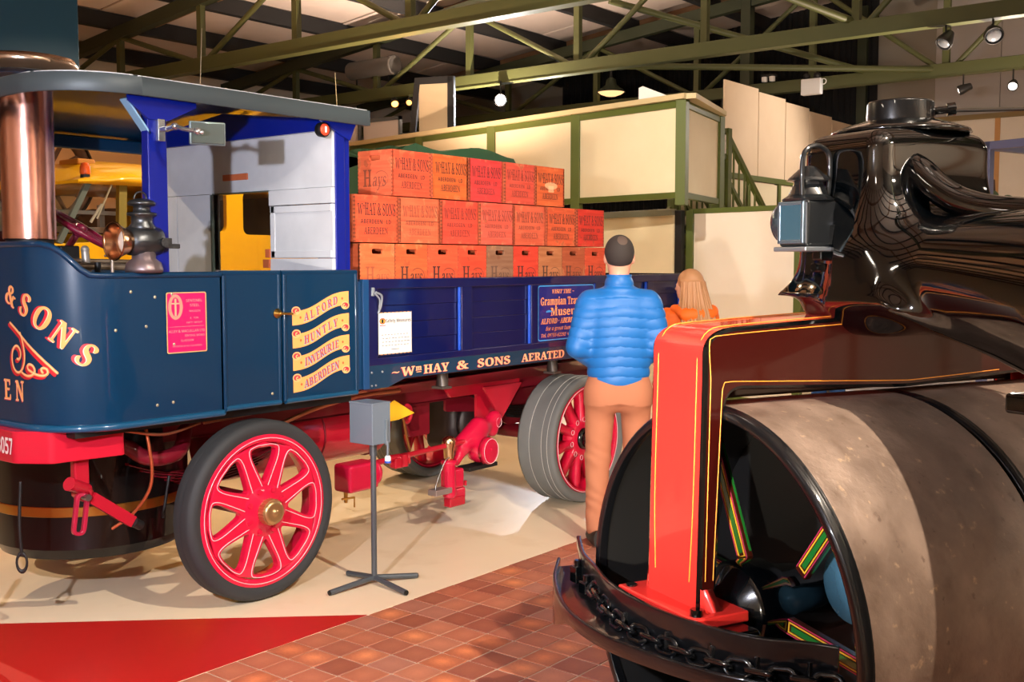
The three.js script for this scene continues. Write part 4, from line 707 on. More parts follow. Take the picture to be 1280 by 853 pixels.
  obj('lining', [new THREE.TorusGeometry(0.08, 0.002, 5, 40).scale(1, 1.12, 1).translate(0.03, 0.44, 0.141), new THREE.TorusGeometry(0.03, 0.002, 5, 24).scale(1, 1.2, 1).translate(0.23, 0.62, 0.05)], lineMat, p);
  obj('bolt', rod([0.03, 0.45, 0.13], [0.03, 0.45, 0.15], 0.012, 0.01, 8), pumpPink, p);
  obj('drip_tray', bx(-0.12, 0.2, 0.3, 0.33, -0.06, 0.06, 0.004), M.black, p);
  obj('lifting_ring', new THREE.TorusGeometry(0.035, 0.012, 10, 24).scale(1, 1.35, 1).translate(4.62, 0.73, -4.45), red, c);
}

{ const a = part('aerial_wire', lorry); obj('wire', rod([3.1, 2.45, -4.3], [3.13, 2.72, -4.32], 0.0018, 0.0012, 6), std(0x8a7a60, 0.6), a); obj('wire', rod([3.86, 2.43, -4.2], [3.85, 2.6, -4.2], 0.0022, 0.0016, 6), std(0xa89060, 0.6), a); }

// ───────────── lemonade crates on the lorry ─────────────
{
  const H = 0.252, D = 0.262;
  const woodG = (x, W, Hh, base, seed, dirt) => {                                  // painted, scuffed boards
    const img = x.createImageData(W, Hh), d = img.data;
    for (let j = 0; j < Hh; j++) for (let i = 0; i < W; i++) {
      const a = NST[((j + seed * 37) % 512) * 512 + (i + seed * 91) % 512], b = N1[((j + seed * 53) % 512) * 512 + (i * 2 + seed * 17) % 512], c = N2[((j + seed * 29) % 512) * 512 + (i + seed * 71) % 512];
      const edge = Math.min(i, j, W - 1 - i, Hh - 1 - j) / 22, wear = clamp01((c * 0.7 + b * 0.6 - 0.72) * 3 * dirt + (1 - edge) * 0.35 * c);
      let col = mixc(base.map((q) => q * 0.94), [base[0] * 0.82, base[1] * 0.75, base[2] * 0.7], clamp01(a * 1.6 - 0.4)); col = mixc(col, [222, 156, 104], wear * 0.75); if (c * b > 0.42) col = mixc(col, [110, 50, 28], 0.3);
      const o = (j * W + i) * 4; d[o] = col[0]; d[o + 1] = col[1]; d[o + 2] = col[2]; d[o + 3] = 255;
    }
    x.putImageData(img, 0, 0);
    for (let j = 0; j < Hh; j += 20) { x.fillStyle = 'rgba(70,32,16,0.5)'; x.fillRect(0, j, 5, 9); x.fillRect(W - 5, j + 10, 5, 9); }
  };
  const sideTex = (o) => canvasTex(320, 240, (x, W, Hh) => {
    woodG(x, W, Hh, o.c, o.n, o.dirt ?? 1);
    if (o.split) { x.fillStyle = 'rgba(60,24,12,0.8)'; x.fillRect(0, o.split, W, 3); }
    x.globalAlpha = o.ink ?? 0.75; x.fillStyle = '#2a1a18'; x.textAlign = 'center'; x.textBaseline = 'middle';
    x.save(); x.translate(160, 72); x.scale(0.72, 1.75); x.font = 'bold 50px serif'; x.fillText('HAY & SONS', 44, 0, 310); x.restore(); x.save(); x.scale(0.72, 1.6); x.font = 'bold 50px serif'; x.fillText('W', 66, 46); x.font = 'bold 24px serif'; x.fillText('m', 104, 37); x.restore();
    x.font = 'bold 31px sans-serif'; x.fillText('ABERDEEN   LD', 160, 134, 220); x.save(); x.translate(160, 182); x.scale(0.85, 1.35); x.font = 'bold 36px serif'; x.fillText('ABERDEEN', 0, 0); x.restore(); x.globalAlpha = 1;
    if (o.patch) { x.fillStyle = 'rgba(246,196,150,0.7)'; x.beginPath(); x.ellipse(170, 115, 70, 22, 0, 0, 7); x.fill(); x.fillRect(140, 115, 60, 40); }
  });
  const endTex = (o) => canvasTex(256, 240, (x, W, Hh) => {
    woodG(x, W, Hh, o.c, o.n, o.dirt ?? 1);
    x.globalAlpha = o.ink ?? 0.7; x.fillStyle = '#2a1a1a'; x.strokeStyle = '#2a1a1a'; x.textAlign = 'center'; x.textBaseline = 'middle'; const y = o.low ?? 160;
    x.save(); x.translate(132, y); x.scale(0.8, 1.2); x.font = 'italic bold 78px serif'; x.fillText('ays', 34, 6); x.font = 'bold 104px serif'; x.fillText('H', -74, -4); x.restore();
    x.lineWidth = 3; x.beginPath(); x.ellipse(176, y, 52, 40, 0, -2.4, 2.6); x.stroke(); x.globalAlpha = 1;
  });
  const kit = (w, d) => {                                                         // shared shapes: long side = w along x, ends d along z
    const slot = roundShape([[-0.042, 0.07], [-0.042, 0.098], [0.042, 0.098], [0.042, 0.07]].reverse(), 0.012, THREE.Path), e = roundShape([[-d / 2, -H / 2], [d / 2, -H / 2], [d / 2, H / 2], [-d / 2, H / 2]], 0.003); e.holes.push(slot);
    const end = ext(e, 0.016, 0.0015), uv = end.attributes.uv, p = end.attributes.position; for (let i = 0; i < p.count; i++) uv.setXY(i, p.getX(i) / d + 0.5, p.getY(i) / H + 0.5);
    const side = flat(bx(-w / 2 + 0.001, w / 2 - 0.001, -H / 2, H / 2, 0, 0.012, 0.0015)), u2 = side.attributes.uv, p2 = side.attributes.position; for (let i = 0; i < p2.count; i++) u2.setXY(i, p2.getX(i) / w + 0.5, p2.getY(i) / H + 0.5);
    return { end: flat(end), side, base: bx(-w / 2 + 0.014, w / 2 - 0.014, -H / 2, -H / 2 + 0.01, -d / 2 + 0.012, d / 2 - 0.012) };
  };
  const kA = kit(0.33, D), kB = kit(0.318, D);
  const plainTex = canvasTex(256, 240, (x, W, Hh) => woodG(x, W, Hh, [205, 96, 60], 3, 1));
  const plain = std(0xffffff, 0.75, 0, { map: plainTex });
  function crate(label, x, y, z, turn, o, k = kA, w = 0.33) {
    const t = thing('wooden_crate', label, 'crate', [x, y, z], turn, 'lemonade crates on the lorry'), s = std(0xffffff, 0.7, 0, { map: o.sideT ?? plainTex }), e = std(0xffffff, 0.7, 0, { map: o.endT ?? plainTex });
    const f = obj('side_board', k.side, s, t); f.position.set(0, H / 2, D / 2 - 0.012); const b = obj('side_board', k.side, plain, t); b.position.set(0, H / 2, -D / 2);
    const l = obj('end_board', k.end, e, t); l.rotation.y = -Math.PI / 2; l.position.set(-w / 2 + 0.016, H / 2, 0); const r = obj('end_board', k.end, o.endT2 ?? plain, t); r.rotation.y = Math.PI / 2; r.position.set(w / 2 - 0.016, H / 2, 0);
    const c = obj('base_board', k.base, plain, t); c.position.y = H / 2;
    return t;
  }
  const Y1 = 1.4785, Y2 = 1.737, Y3 = 1.995, ZC = -4.33;
  // bottom row: ends to the front
  const ends = [
    ['faded orange crate with pale script lettering, bottom row, first from the cab', 4.137, [226, 112, 62], 0.3, 1.2], ['orange crate with dark script lettering, bottom row, second from the cab', 4.402, [214, 96, 48], 0.75, 1.3], ['orange red crate with black script lettering, bottom row, third from the cab', 4.664, [226, 88, 52], 0.85, 1], ['red orange crate in the bottom row, left of the bare grey brown one', 4.926, [222, 76, 46], 0.75, 1],
    ['bare grey brown unpainted crate in the bottom row', 5.188, [150, 108, 82], 0.4, 0.8], ['bright red crate between the two brown crates of the bottom row', 5.45, [226, 66, 44], 0.75, 0.8], ['tan brown crate with dark script lettering in the bottom row', 5.712, [192, 122, 78], 0.7, 1.2], ['dull brown orange crate with a weathered top, second from the tail in the bottom row', 5.974, [186, 92, 56], 0.55, 1.4], ['orange red crate closing the bottom row behind the man', 6.236, [222, 84, 52], 0.7, 1]];
  ends.forEach(([label, x, c, ink, dirt], i) => crate(label, x, Y1, -4.36, Math.PI / 2, { endT: endTex({ c, n: i + 2, ink, dirt, low: 168 }) }, kA));
  // middle and top rows: long sides to the front
  const mid = [
    ['orange red crate with crisp black lettering, middle row, next to the cab', 4.135, { c: [228, 84, 48], n: 12, ink: 0.9, dirt: 0.8 }], ['worn orange crate with a split front board, middle row', 4.478, { c: [222, 104, 66], n: 13, ink: 0.4, dirt: 1.3, split: 122 }], ['red crate with small faded lettering, middle row, third from the cab', 4.822, { c: [226, 74, 54], n: 14, ink: 0.55, dirt: 0.9 }], ['salmon pink crate with faded lettering, middle row, fourth from the cab', 5.162, { c: [230, 96, 76], n: 15, ink: 0.5, dirt: 1.1 }],
    ['pale orange crate with brown lettering, middle row, third from the tail', 5.5, { c: [228, 102, 70], n: 16, ink: 0.5, dirt: 1.2 }], ['orange crate with black lettering beside the last red one, middle row', 5.84, { c: [230, 98, 56], n: 17, ink: 0.75, dirt: 0.8 }], ['deep red crate at the tail end of the middle row', 6.186, { c: [226, 58, 42], n: 18, ink: 0.75, dirt: 0.5 }]];
  mid.forEach(([label, x, o], i) => crate(label, x, Y2, ZC + rr(-0.008, 0.004), rr(-0.01, 0.01), { sideT: sideTex(o) }));
  const top = [
    ['orange red crate showing its script end and its lettered front, first of the top row', 4.412, { c: [226, 86, 54], n: 21, ink: 0.8, dirt: 0.9 }], ['amber orange crate with black lettering, top row, second from the cab', 4.732, { c: [222, 102, 42], n: 22, ink: 0.85, dirt: 1 }], ['pinkish red crate with white scuffed corner, middle of the top row', 5.062, { c: [228, 62, 62], n: 23, ink: 0.65, dirt: 0.9 }], ['scuffed coral crate with faint lettering, second from the tail in the top row', 5.396, { c: [228, 86, 66], n: 24, ink: 0.5, dirt: 1.2 }], ['orange crate with a pale scraped patch on the lettering, end of the top row', 5.718, { c: [230, 106, 54], n: 25, ink: 0.75, dirt: 1.1, patch: 1 }]];
  top.forEach(([label, x, o], i) => crate(label, x, Y3, ZC + rr(-0.006, 0.004), rr(-0.012, 0.012), { sideT: sideTex(o), ...(i ? {} : { endT: endTex({ c: [224, 100, 64], n: 30, ink: 0.45, dirt: 0.8, low: 150 }) }) }, kB, 0.318));
  // green tarpaulin over what is stowed behind the front rows
  const rings = [], n = 26;
  for (let i = 0; i <= 16; i++) {
    const u = i / 16, x = 4.9 + 1.2 * u, drop = u < 0.84 ? 0 : ((u - 0.84) / 0.16) ** 1.2 * 0.55, h = 2.355 - 0.02 * Math.sin(u * 9) - drop, ring = [];
    for (let j = 0; j <= n; j++) { const v = j / n, z = -4.55 - 0.95 * v, e = Math.min(v, 1 - v) * 2; ring.push([x + 0.008 * Math.sin(j * 2.1 + i), 1.48 + (h - 1.48) * Math.min(1, Math.pow(e * 9, 0.5)) + (e > 0 ? 0.006 * Math.sin(j * 0.9 + i * 0.8) : 0), z]); }
    rings.push(ring.concat(ring.slice().reverse().map(([a, b, c]) => [a, b - 0.006, c])));
  }
  tag(obj('tarpaulin', loft(rings), std(0x2f5a3a, 0.75, 0, { bumpMap: wobble, bumpScale: 0.01 })), 'dark green tarpaulin draped over the stowed load behind the crates', 'tarpaulin');
}

// ───────────── the road roller ─────────────
// Built in its own frame: +x along the front roll's axle, +z towards the driver's end, origin on the floor under the roll's near end.
{
  const ro = thing('road_roller', 'black and red steam road roller with a big rusty brown front roll in the foreground', 'road roller', [2.734, 0, -1.449], -0.42586);
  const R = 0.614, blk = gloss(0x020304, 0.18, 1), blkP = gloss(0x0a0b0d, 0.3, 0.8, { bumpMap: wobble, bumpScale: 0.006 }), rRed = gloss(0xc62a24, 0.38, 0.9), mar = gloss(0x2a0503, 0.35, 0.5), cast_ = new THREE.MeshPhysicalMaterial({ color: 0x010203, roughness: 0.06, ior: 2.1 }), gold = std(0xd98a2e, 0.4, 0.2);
  // rolls
  const rollTex = dataTex(512, (i, x, y) => {
    const a = N1[i], b = N2[i], s = N1[(y * 2 % 512) * 512 + (x * 2 % 512)]; let c = mixc([100, 82, 70], [140, 119, 104], clamp01(a * 1.5 - 0.25)); c = mixc(c, [74, 56, 42], clamp01((s - 0.52) * 2.2) * 0.5); if (b > 0.72) c = mixc(c, [176, 148, 116], clamp01((b - 0.72) * 6)); if (b < 0.26) c = mixc(c, [70, 52, 40], clamp01((0.26 - b) * 5)); return c;
  }, true, [1, 1]);
  const rollRough = dataTex(256, (i, x, y) => { const v = 120 + 90 * N1[(y * 2) * 512 + x * 2]; return [v, v, v]; }, false);
  const rollMat = new THREE.MeshStandardMaterial({ map: rollTex, roughness: 0.75, roughnessMap: rollRough, metalness: 0.25, bumpMap: grain, bumpScale: 0.002 });
  const spokeG = gloss(0x1c6a28, 0.3, 0.8), spokeM = gloss(0x3a120a, 0.3, 0.8), yel = std(0xe0b030, 0.4), pnk = std(0xb83058, 0.4);
  const roll = (s0, s1, detail) => {
    const r = part('front_roll', ro, [s0, R, 0]), L = s1 - s0;
    const g = lathe([[R - 0.004, 0.028], [R, 0.034], [R + 0.001, L * 0.5], [R, L - 0.01], [R - 0.006, L]], 160, 'x'); { const u = g.attributes.uv, p = g.attributes.position; for (let i = 0; i < p.count; i++) u.setXY(i, u.getX(i) * 7, p.getX(i) * 2); }
    obj('shell', g, rollMat, r);
    obj('shell_lining', lathe([[R - 0.03, 0.02], [R - 0.03, L]], 120, 'x'), std(0x0a0a09, 0.6), r);
    obj('end_ring', lathe([[R - 0.034, 0.03], [R - 0.034, 0.004], [R - 0.028, 0], [R - 0.012, -0.001], [R - 0.004, 0.006], [R - 0.001, 0.034]], 140, 'x'), blkP, r);
    obj('end_ring', lathe([[R - 0.001, L - 0.02], [R - 0.008, L], [R - 0.03, L], [R - 0.034, L - 0.02]], 100, 'x'), blkP, r);
    if (!detail) { obj('web', lathe([[0.05, 0.3], [R - 0.03, 0.3]], 60, 'x'), std(0x0a0a09, 0.6), r); return; }
    obj('hub', [lathe([[0, 0.05], [0.07, 0.05], [0.085, 0.06], [0.13, 0.09], [0.145, 0.11], [0.145, 0.2], [0.12, 0.24], [0.1, 0.5], [0, 0.5]], 40, 'x')], blk, r);
    for (let k = 0; k < 6; k++) {
      const a = k * Math.PI / 3 - 0.42, sp = part('spoke', r, [0.19 + (k % 2) * 0.1, 0, 0], [a, 0, 0]);
      obj('bar', bx(-0.012, 0.012, 0.13, R - 0.03, -0.024, 0.024, 0.004), spokeM, sp);
      obj('panel', bx(-0.014, -0.011, 0.16, R - 0.12, -0.008, 0.008), spokeG, sp); obj('panel', bx(0.0, 0.008, 0.16, R - 0.12, 0.024, 0.0252), spokeG, sp);
      obj('lining', [bx(-0.0138, -0.0115, 0.15, R - 0.07, -0.016, -0.012), bx(-0.0138, -0.0115, 0.15, R - 0.07, 0.012, 0.016), bx(-0.0138, -0.0115, 0.148, 0.152, -0.016, 0.016), bx(-0.0138, -0.0115, R - 0.074, R - 0.07, -0.016, 0.016)], yel, sp);
      obj('edge_line', [bx(-0.0134, -0.0112, 0.14, R - 0.06, -0.0225, -0.0195), bx(-0.0134, -0.0112, 0.14, R - 0.06, 0.0195, 0.0225)], pnk, sp);
    }
    obj('web', lathe([[0.05, 0.5], [R - 0.03, 0.5]], 60, 'x'), std(0x0c0c0b, 0.5), r);
    obj('oil_cup', lathe([[0, -0.1], [0.11, -0.08], [0.13, 0], [0.12, 0.06], [0, 0.07]], 28, 'x', [0.42, 0.1, 0.22]), gloss(0x6aa4c0, 0.15, 1, { metalness: 0.4 }), r);
  };
  roll(0, 0.7, true); roll(0.718, 1.418, false);
  obj('axle', rod([-0.1, R, 0], [1.52, R, 0], 0.045), blk, ro);
  obj('scraper_bar', [bx(0.03, 1.39, 1.226, 1.252, -0.13, -0.1, 0.004), bx(0.03, 0.06, 1.2, 1.29, -0.13, -0.1), bx(1.36, 1.39, 1.2, 1.29, -0.13, -0.1)], std(0x3a2e26, 0.5, 0.5), ro);
  // fork: box-section bow over both rolls with a foot at each end
  const zA = 0.065, zB = -0.19, fork = part('fork', ro);
  const outline = [[-0.078, 0.66], [-0.066, 1.3], [-0.066, 1.445], [0.3, 1.462], [0.71, 1.478], [1.12, 1.462], [1.486, 1.445], [1.486, 1.3], [1.496, 0.66], [1.42, 0.66], [1.408, 1.275], [0.71, 1.245], [0.012, 1.275], [-0.016, 0.66]];
  const rad = [0, 0, 0.11, 0.05, 0.05, 0.05, 0.11, 0, 0, 0, 0.06, 0.05, 0.06, 0];
  const bow = ext(roundShape(outline, rad), zA - zB, 0.012, 16).translate(0, 0, zB);
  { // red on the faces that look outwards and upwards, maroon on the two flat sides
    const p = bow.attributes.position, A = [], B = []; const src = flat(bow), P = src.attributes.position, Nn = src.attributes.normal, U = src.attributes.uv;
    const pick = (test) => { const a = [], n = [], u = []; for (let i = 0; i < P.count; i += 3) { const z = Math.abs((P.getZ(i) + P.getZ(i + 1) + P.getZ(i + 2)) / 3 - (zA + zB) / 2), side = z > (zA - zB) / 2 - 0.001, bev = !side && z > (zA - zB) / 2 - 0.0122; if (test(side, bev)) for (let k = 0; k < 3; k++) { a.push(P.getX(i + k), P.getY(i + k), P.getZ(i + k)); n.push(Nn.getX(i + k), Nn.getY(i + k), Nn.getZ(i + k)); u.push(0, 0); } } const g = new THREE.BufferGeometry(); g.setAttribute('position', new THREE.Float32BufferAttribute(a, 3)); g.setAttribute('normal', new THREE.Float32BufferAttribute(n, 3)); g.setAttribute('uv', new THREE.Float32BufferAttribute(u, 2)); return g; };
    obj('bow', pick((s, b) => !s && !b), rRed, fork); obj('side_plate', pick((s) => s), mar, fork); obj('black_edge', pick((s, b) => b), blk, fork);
  }
  const L1 = [[-0.055, 0.74], [-0.045, 1.3], [-0.045, 1.424], [0.3, 1.442], [0.71, 1.458], [1.12, 1.442]], L2 = [[-0.028, 0.74], [-0.006, 1.25], [0.0, 1.295], [0.05, 1.297], [0.71, 1.268], [1.12, 1.282]];
  for (const zz of [zA + 0.0005]) { obj('lining', tube(L1.map(([x, y]) => [x, y, zz]), 0.0016, 6, 90, false, 0.12), gold, fork); obj('lining', tube(L2.map(([x, y]) => [x, y, zz]), 0.0016, 6, 90, false, 0.12), gold, fork); }
  for (const [za, zb] of [[zA - 0.035, zA - 0.045], [zB + 0.035, zB + 0.045]]) obj('lining', tube([[-0.0768, 0.73, zb], [-0.0742, 0.95, za], [-0.0665, 1.32, za], [-0.0655, 1.36, za], [-0.052, 1.415, za], [-0.02, 1.443, za], [0.05, 1.4525, za], [0.4, 1.4685, za], [0.7, 1.4792, za]], 0.0017, 6, 80), gold, fork);
  for (const x of [-0.05, 1.44]) {
    obj('foot', [bx(x - 0.09, x + 0.1, 0.628, 0.66, -0.25, 0.13, 0.006), loft([[[x - 0.02, 0.66, -0.2], [x + 0.028, 0.66, -0.2], [x + 0.028, 0.66, 0.1], [x - 0.02, 0.66, 0.1]], [[x - 0.02, 0.72, -0.19], [x + 0.02, 0.72, -0.19], [x + 0.02, 0.72, 0.062], [x - 0.02, 0.72, 0.062]]])], rRed, fork);
    obj('bearing_block', [bx(x - 0.085, x + 0.09, 0.5, 0.628, -0.2, 0.2, 0.015), bx(x - 0.1, x - 0.07, 0.6, 0.64, -0.3, 0.12, 0.006), rod([x - 0.06, 0.63, -0.22], [x - 0.06, 0.665, -0.22], 0.02, 0.018, 6), rod([x - 0.06, 0.63, 0.1], [x - 0.06, 0.68, 0.1], 0.02, 0.018, 6)], blk, fork);
  }
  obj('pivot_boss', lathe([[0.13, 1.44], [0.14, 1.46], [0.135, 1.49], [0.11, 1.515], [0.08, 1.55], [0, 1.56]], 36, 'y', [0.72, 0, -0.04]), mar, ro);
  // guard round the near end with the steering chain
  const q = part('chain_guard', ro);
  const smooth = (pts, n) => new THREE.CatmullRomCurve3(pts.map(([x, y, z]) => V(x, y, z))).getPoints(n).map((p) => [p.x, p.y, p.z]);
  const up = smooth([[0.05, 0.665, -0.78], [-0.04, 0.66, -0.6], [-0.08, 0.66, -0.47], [-0.14, 0.66, -0.28], [-0.16, 0.66, -0.1], [-0.145, 0.66, 0.07], [-0.11, 0.66, 0.2], [-0.06, 0.66, 0.3], [0.03, 0.66, 0.39], [0.075, 0.66, 0.45]], 48);
  const lo = smooth([[0.0, 0.54, -0.86], [-0.13, 0.54, -0.66], [-0.22, 0.54, -0.46], [-0.26, 0.54, -0.27], [-0.262, 0.54, -0.1], [-0.235, 0.54, 0.03], [-0.2, 0.54, 0.15], [-0.15, 0.54, 0.27], [-0.08, 0.54, 0.38], [0.0, 0.54, 0.48]], 48);
  const sec = (pts, f) => loft(pts.map((p, i) => { const a = pts[Math.max(0, i - 1)], b = pts[Math.min(pts.length - 1, i + 1)], dx = b[0] - a[0], dz = b[2] - a[2], l = Math.hypot(dx, dz), nx = -dz / l, nz = dx / l; return f(i / (pts.length - 1)).map(([o, y]) => [p[0] + nx * o, p[1] + y, p[2] + nz * o]); }));
  obj('upper_band', sec(up, (u) => { const h = 0.02 + 0.085 * Math.min(1, u * 5); return [[0, -h], [0, -0.004], [0.004, 0], [0.014, 0], [0.018, -0.004], [0.018, -h]]; }), blkP, q);
  obj('lower_plate', loft(lo.map((p, i) => { const u = up[i]; return [[p[0], 0.54, p[2]], [u[0] - 0.0, 0.562, u[2]], [u[0], 0.55, u[2]], [p[0], 0.528, p[2]]]; })), blkP, q);
  obj('outer_lip', sec(lo, (u) => { const e = clamp01(1 - Math.max(0, (u - 0.14) / 0.14)), h = 0.022 + 0.012 * e, b = -0.02 - 0.09 * e * clamp01(0.3 + u * 8); return [[-0.01, b], [-0.01, h - 0.004], [-0.006, h], [0.0, h], [0.004, h - 0.004], [0.004, b]]; }), blkP, q);
  for (const [k, h] of [[5, 0.015], [10, 0.0]]) obj('bolt', [bx(up[k][0] - 0.05, up[k][0] - 0.015, 0.56, 0.6 + h, up[k][2] - 0.02, up[k][2] + 0.02, 0.004), rod([up[k][0] - 0.03, 0.6 + h, up[k][2]], [up[k][0] - 0.03, 0.62 + h, up[k][2]], 0.014, 0.013, 6)], blk, q);
  for (let k = 20; k < 46; k += 6) obj('web', bx(up[k][0] - 0.03, up[k][0] - 0.008, 0.562, 0.61, up[k][2] - 0.005, up[k][2] + 0.005, 0.002), blkP, q);
  const ch = part('steering_chain', ro), way = new THREE.CatmullRomCurve3([[-0.13, 0.6, -0.4], [-0.17, 0.585, -0.26], [-0.195, 0.575, -0.12], [-0.185, 0.572, 0.0], [-0.165, 0.572, 0.12], [-0.12, 0.572, 0.25], [-0.06, 0.572, 0.36], [0.02, 0.575, 0.47]].map((p) => V(...p)));
  const link = new THREE.TorusGeometry(0.022, 0.0085, 8, 20); { const p = link.attributes.position; for (let i = 0; i < p.count; i++) p.setX(i, p.getX(i) + Math.sign(p.getX(i)) * 0.014); link.computeVertexNormals(); }
  const nL = Math.floor(way.getLength() / 0.055), chainMat = gloss(0x14161a, 0.22, 1, { metalness: 0.7 });
  for (let k = 0; k <= nL; k++) { const p = way.getPointAt(k / nL), t = way.getTangentAt(k / nL); const l = obj('chain_link', link, chainMat, ch); l.position.copy(p); l.quaternion.setFromUnitVectors(V(1, 0, 0), t).multiply(new THREE.Quaternion().setFromAxisAngle(V(1, 0, 0), (k % 2 ? 1.05 : -0.5) + rr(-0.2, 0.2))); }
  // smokebox, skirt and boiler: one polished casting
  const rbox = (p, c, h, r) => { const x = Math.abs(p[0] - c[0]) - h[0] + r, y = Math.abs(p[1] - c[1]) - h[1] + r, z = Math.abs(p[2] - c[2]) - h[2] + r; return Math.hypot(Math.max(x, 0), Math.max(y, 0), Math.max(z, 0)) + Math.min(Math.max(x, y, z), 0) - r; };
  const cast = (p) => {
    const yTop = p[1] + 0.22 * (p[0] - 0.7) ** 2;                                    // slightly crowned top
    let d = rbox([p[0], yTop, p[2]], [0.69, 1.74, 0.015], [0.24, 0.285, 0.165], 0.055);
    const fl = Math.max(0, (1.66 - p[1]) / 0.14), w = 0.235 + 0.05 * fl * fl, f = 0.16 + 0.085 * fl * fl;
    d = smin(d, rbox(p, [0.7, 1.6, 0.02], [w, 0.075, f], 0.012), 0.06);
    const t = clamp01((p[2] - 0.12) / 1.0), cy = 1.605 - 0.11 * t * t * (3 - 2 * t), r = 0.15 + 0.15 * t * t * (3 - 2 * t);
    const dx = Math.max(Math.abs(p[0] - 0.7) - 0.13 * (1 - t * 0.6), 0), b = Math.max(Math.hypot(dx, p[1] - cy) - r, p[2] - 1.64, 0.1 - p[2]);
    return smin(d, b * 0.85, 0.16);
  };
  obj('smokebox', sdfMesh(cast, [0.7, 1.62, 0.74], 0.98, 190), cast_, ro);
  const cp = part('chimney_base', ro, [0.74, 0, -0.02]);
  obj('saddle', lathe([[0.1, 2.06], [0.13, 2.062], [0.205, 2.035], [0.21, 2.026], [0.2, 2.018], [0.1, 2.03]], 44), blk, cp);
  obj('collar', lathe([[0.096, 2.03], [0.102, 2.06], [0.1, 2.12], [0.096, 2.126], [0.088, 2.126], [0.086, 2.05]], 40), gloss(0x08090b, 0.3, 0.8), cp);
  obj('clamp_bolt', [rod([0.07, 2.095, 0.07], [0.1, 2.098, 0.1], 0.012, 0.012, 8), rod([0.095, 2.097, 0.095], [0.115, 2.1, 0.11], 0.02, 0.02, 6)], blk, cp);
  obj('stay_rod', rod([0.105, 2.095, 0.1], [0.35, 2.0, 1.2], 0.006), std(0x4a4238, 0.4, 0.6), cp);
  obj('steam_pipe', tube([[0.6, 1.93, 0.11], [0.6, 1.895, 0.185], [0.605, 1.845, 0.245], [0.62, 1.795, 0.33], [0.645, 1.765, 0.46], [0.67, 1.758, 0.66], [0.69, 1.756, 1.0], [0.7, 1.755, 1.6]], 0.042, 16, 80), cast_, ro);
  obj('fire_box', bx(0.36, 1.04, 0.35, 1.72, 1.66, 2.25, 0.05), blk, ro); obj('back_plate', bx(0.34, 1.06, 0.33, 1.74, 2.25, 2.28, 0.01), blkP, ro); obj('ash_box', bx(0.42, 0.98, 0.0, 0.36, 1.7, 2.2, 0.02), blkP, ro);
  obj('number_bracket', [bx(0.455, 0.47, 1.5, 1.62, 0.64, 0.72, 0.004), rod([0.42, 1.28, 0.72], [0.42, 1.56, 0.72], 0.02), bx(0.39, 0.47, 1.26, 1.31, 0.66, 0.76, 0.01)], blk, ro);
  obj('front_lug', [bx(0.43, 0.47, 1.6, 1.628, -0.07, 0.01, 0.006), rod([0.425, 1.614, -0.05], [0.45, 1.614, -0.05], 0.013), rod([0.425, 1.614, -0.01], [0.45, 1.614, -0.01], 0.013)], blk, ro);
  // hand lamp on its bracket
  const lp = part('head_lamp', ro, [0.385, 0, -0.035]), tin = gloss(0x101214, 0.35, 0.8);
  obj('lamp_body', bx(-0.06, 0.062, 1.675, 1.815, -0.06, 0.062, 0.012), tin, lp);
  obj('base_plate', bx(-0.07, 0.07, 1.662, 1.676, -0.07, 0.07, 0.004), std(0x8b9096, 0.3, 0.8), lp);
  obj('lamp_top', [lathe2([[0.075, 1.812], [0.078, 1.818], [0.06, 1.83], [0.045, 1.86], [0.044, 1.868], [0.066, 1.872], [0.06, 1.88], [0.02, 1.915], [0, 1.918]], 10)], tin, lp);
  obj('side_glass', bx(-0.066, -0.06, 1.695, 1.8, -0.045, 0.045, 0.003), new THREE.MeshPhysicalMaterial({ color: 0x3c5c6c, roughness: 0.12, metalness: 0.5, clearcoat: 1 }), lp);
  obj('glass_frame', [bx(-0.068, -0.06, 1.685, 1.696, -0.054, 0.054, 0.002), bx(-0.068, -0.06, 1.799, 1.81, -0.054, 0.054, 0.002), bx(-0.068, -0.06, 1.685, 1.81, -0.055, -0.044, 0.002), bx(-0.068, -0.06, 1.685, 1.81, 0.044, 0.055, 0.002)], std(0x8fa4b4, 0.25, 0.9), lp);
  obj('bulls_eye', [lathe([[0.062, 0], [0.068, -0.012], [0.066, -0.03], [0.055, -0.03], [0.05, -0.012]], 28, 'z', [0, 1.75, -0.06]), new THREE.SphereGeometry(0.055, 20, 10).scale(1, 1, 0.4).translate(0, 1.75, -0.076)], std(0x4a545c, 0.2, 0.8), lp);
  obj('carry_loop', tube([[-0.05, 1.83, 0.03], [-0.052, 1.9, 0.03], [-0.045, 1.95, 0.03], [-0.015, 1.972, 0.03], [0.02, 1.972, 0.03], [0.05, 1.95, 0.03], [0.056, 1.9, 0.03], [0.05, 1.83, 0.03]], 0.008, 8, 40), tin, lp);
  obj('lamp_bracket', [bx(0.03, 0.075, 1.66, 1.74, 0.04, 0.085, 0.006), bx(0.0, 0.08, 1.635, 1.665, 0.02, 0.06, 0.006)], blk, lp);
}

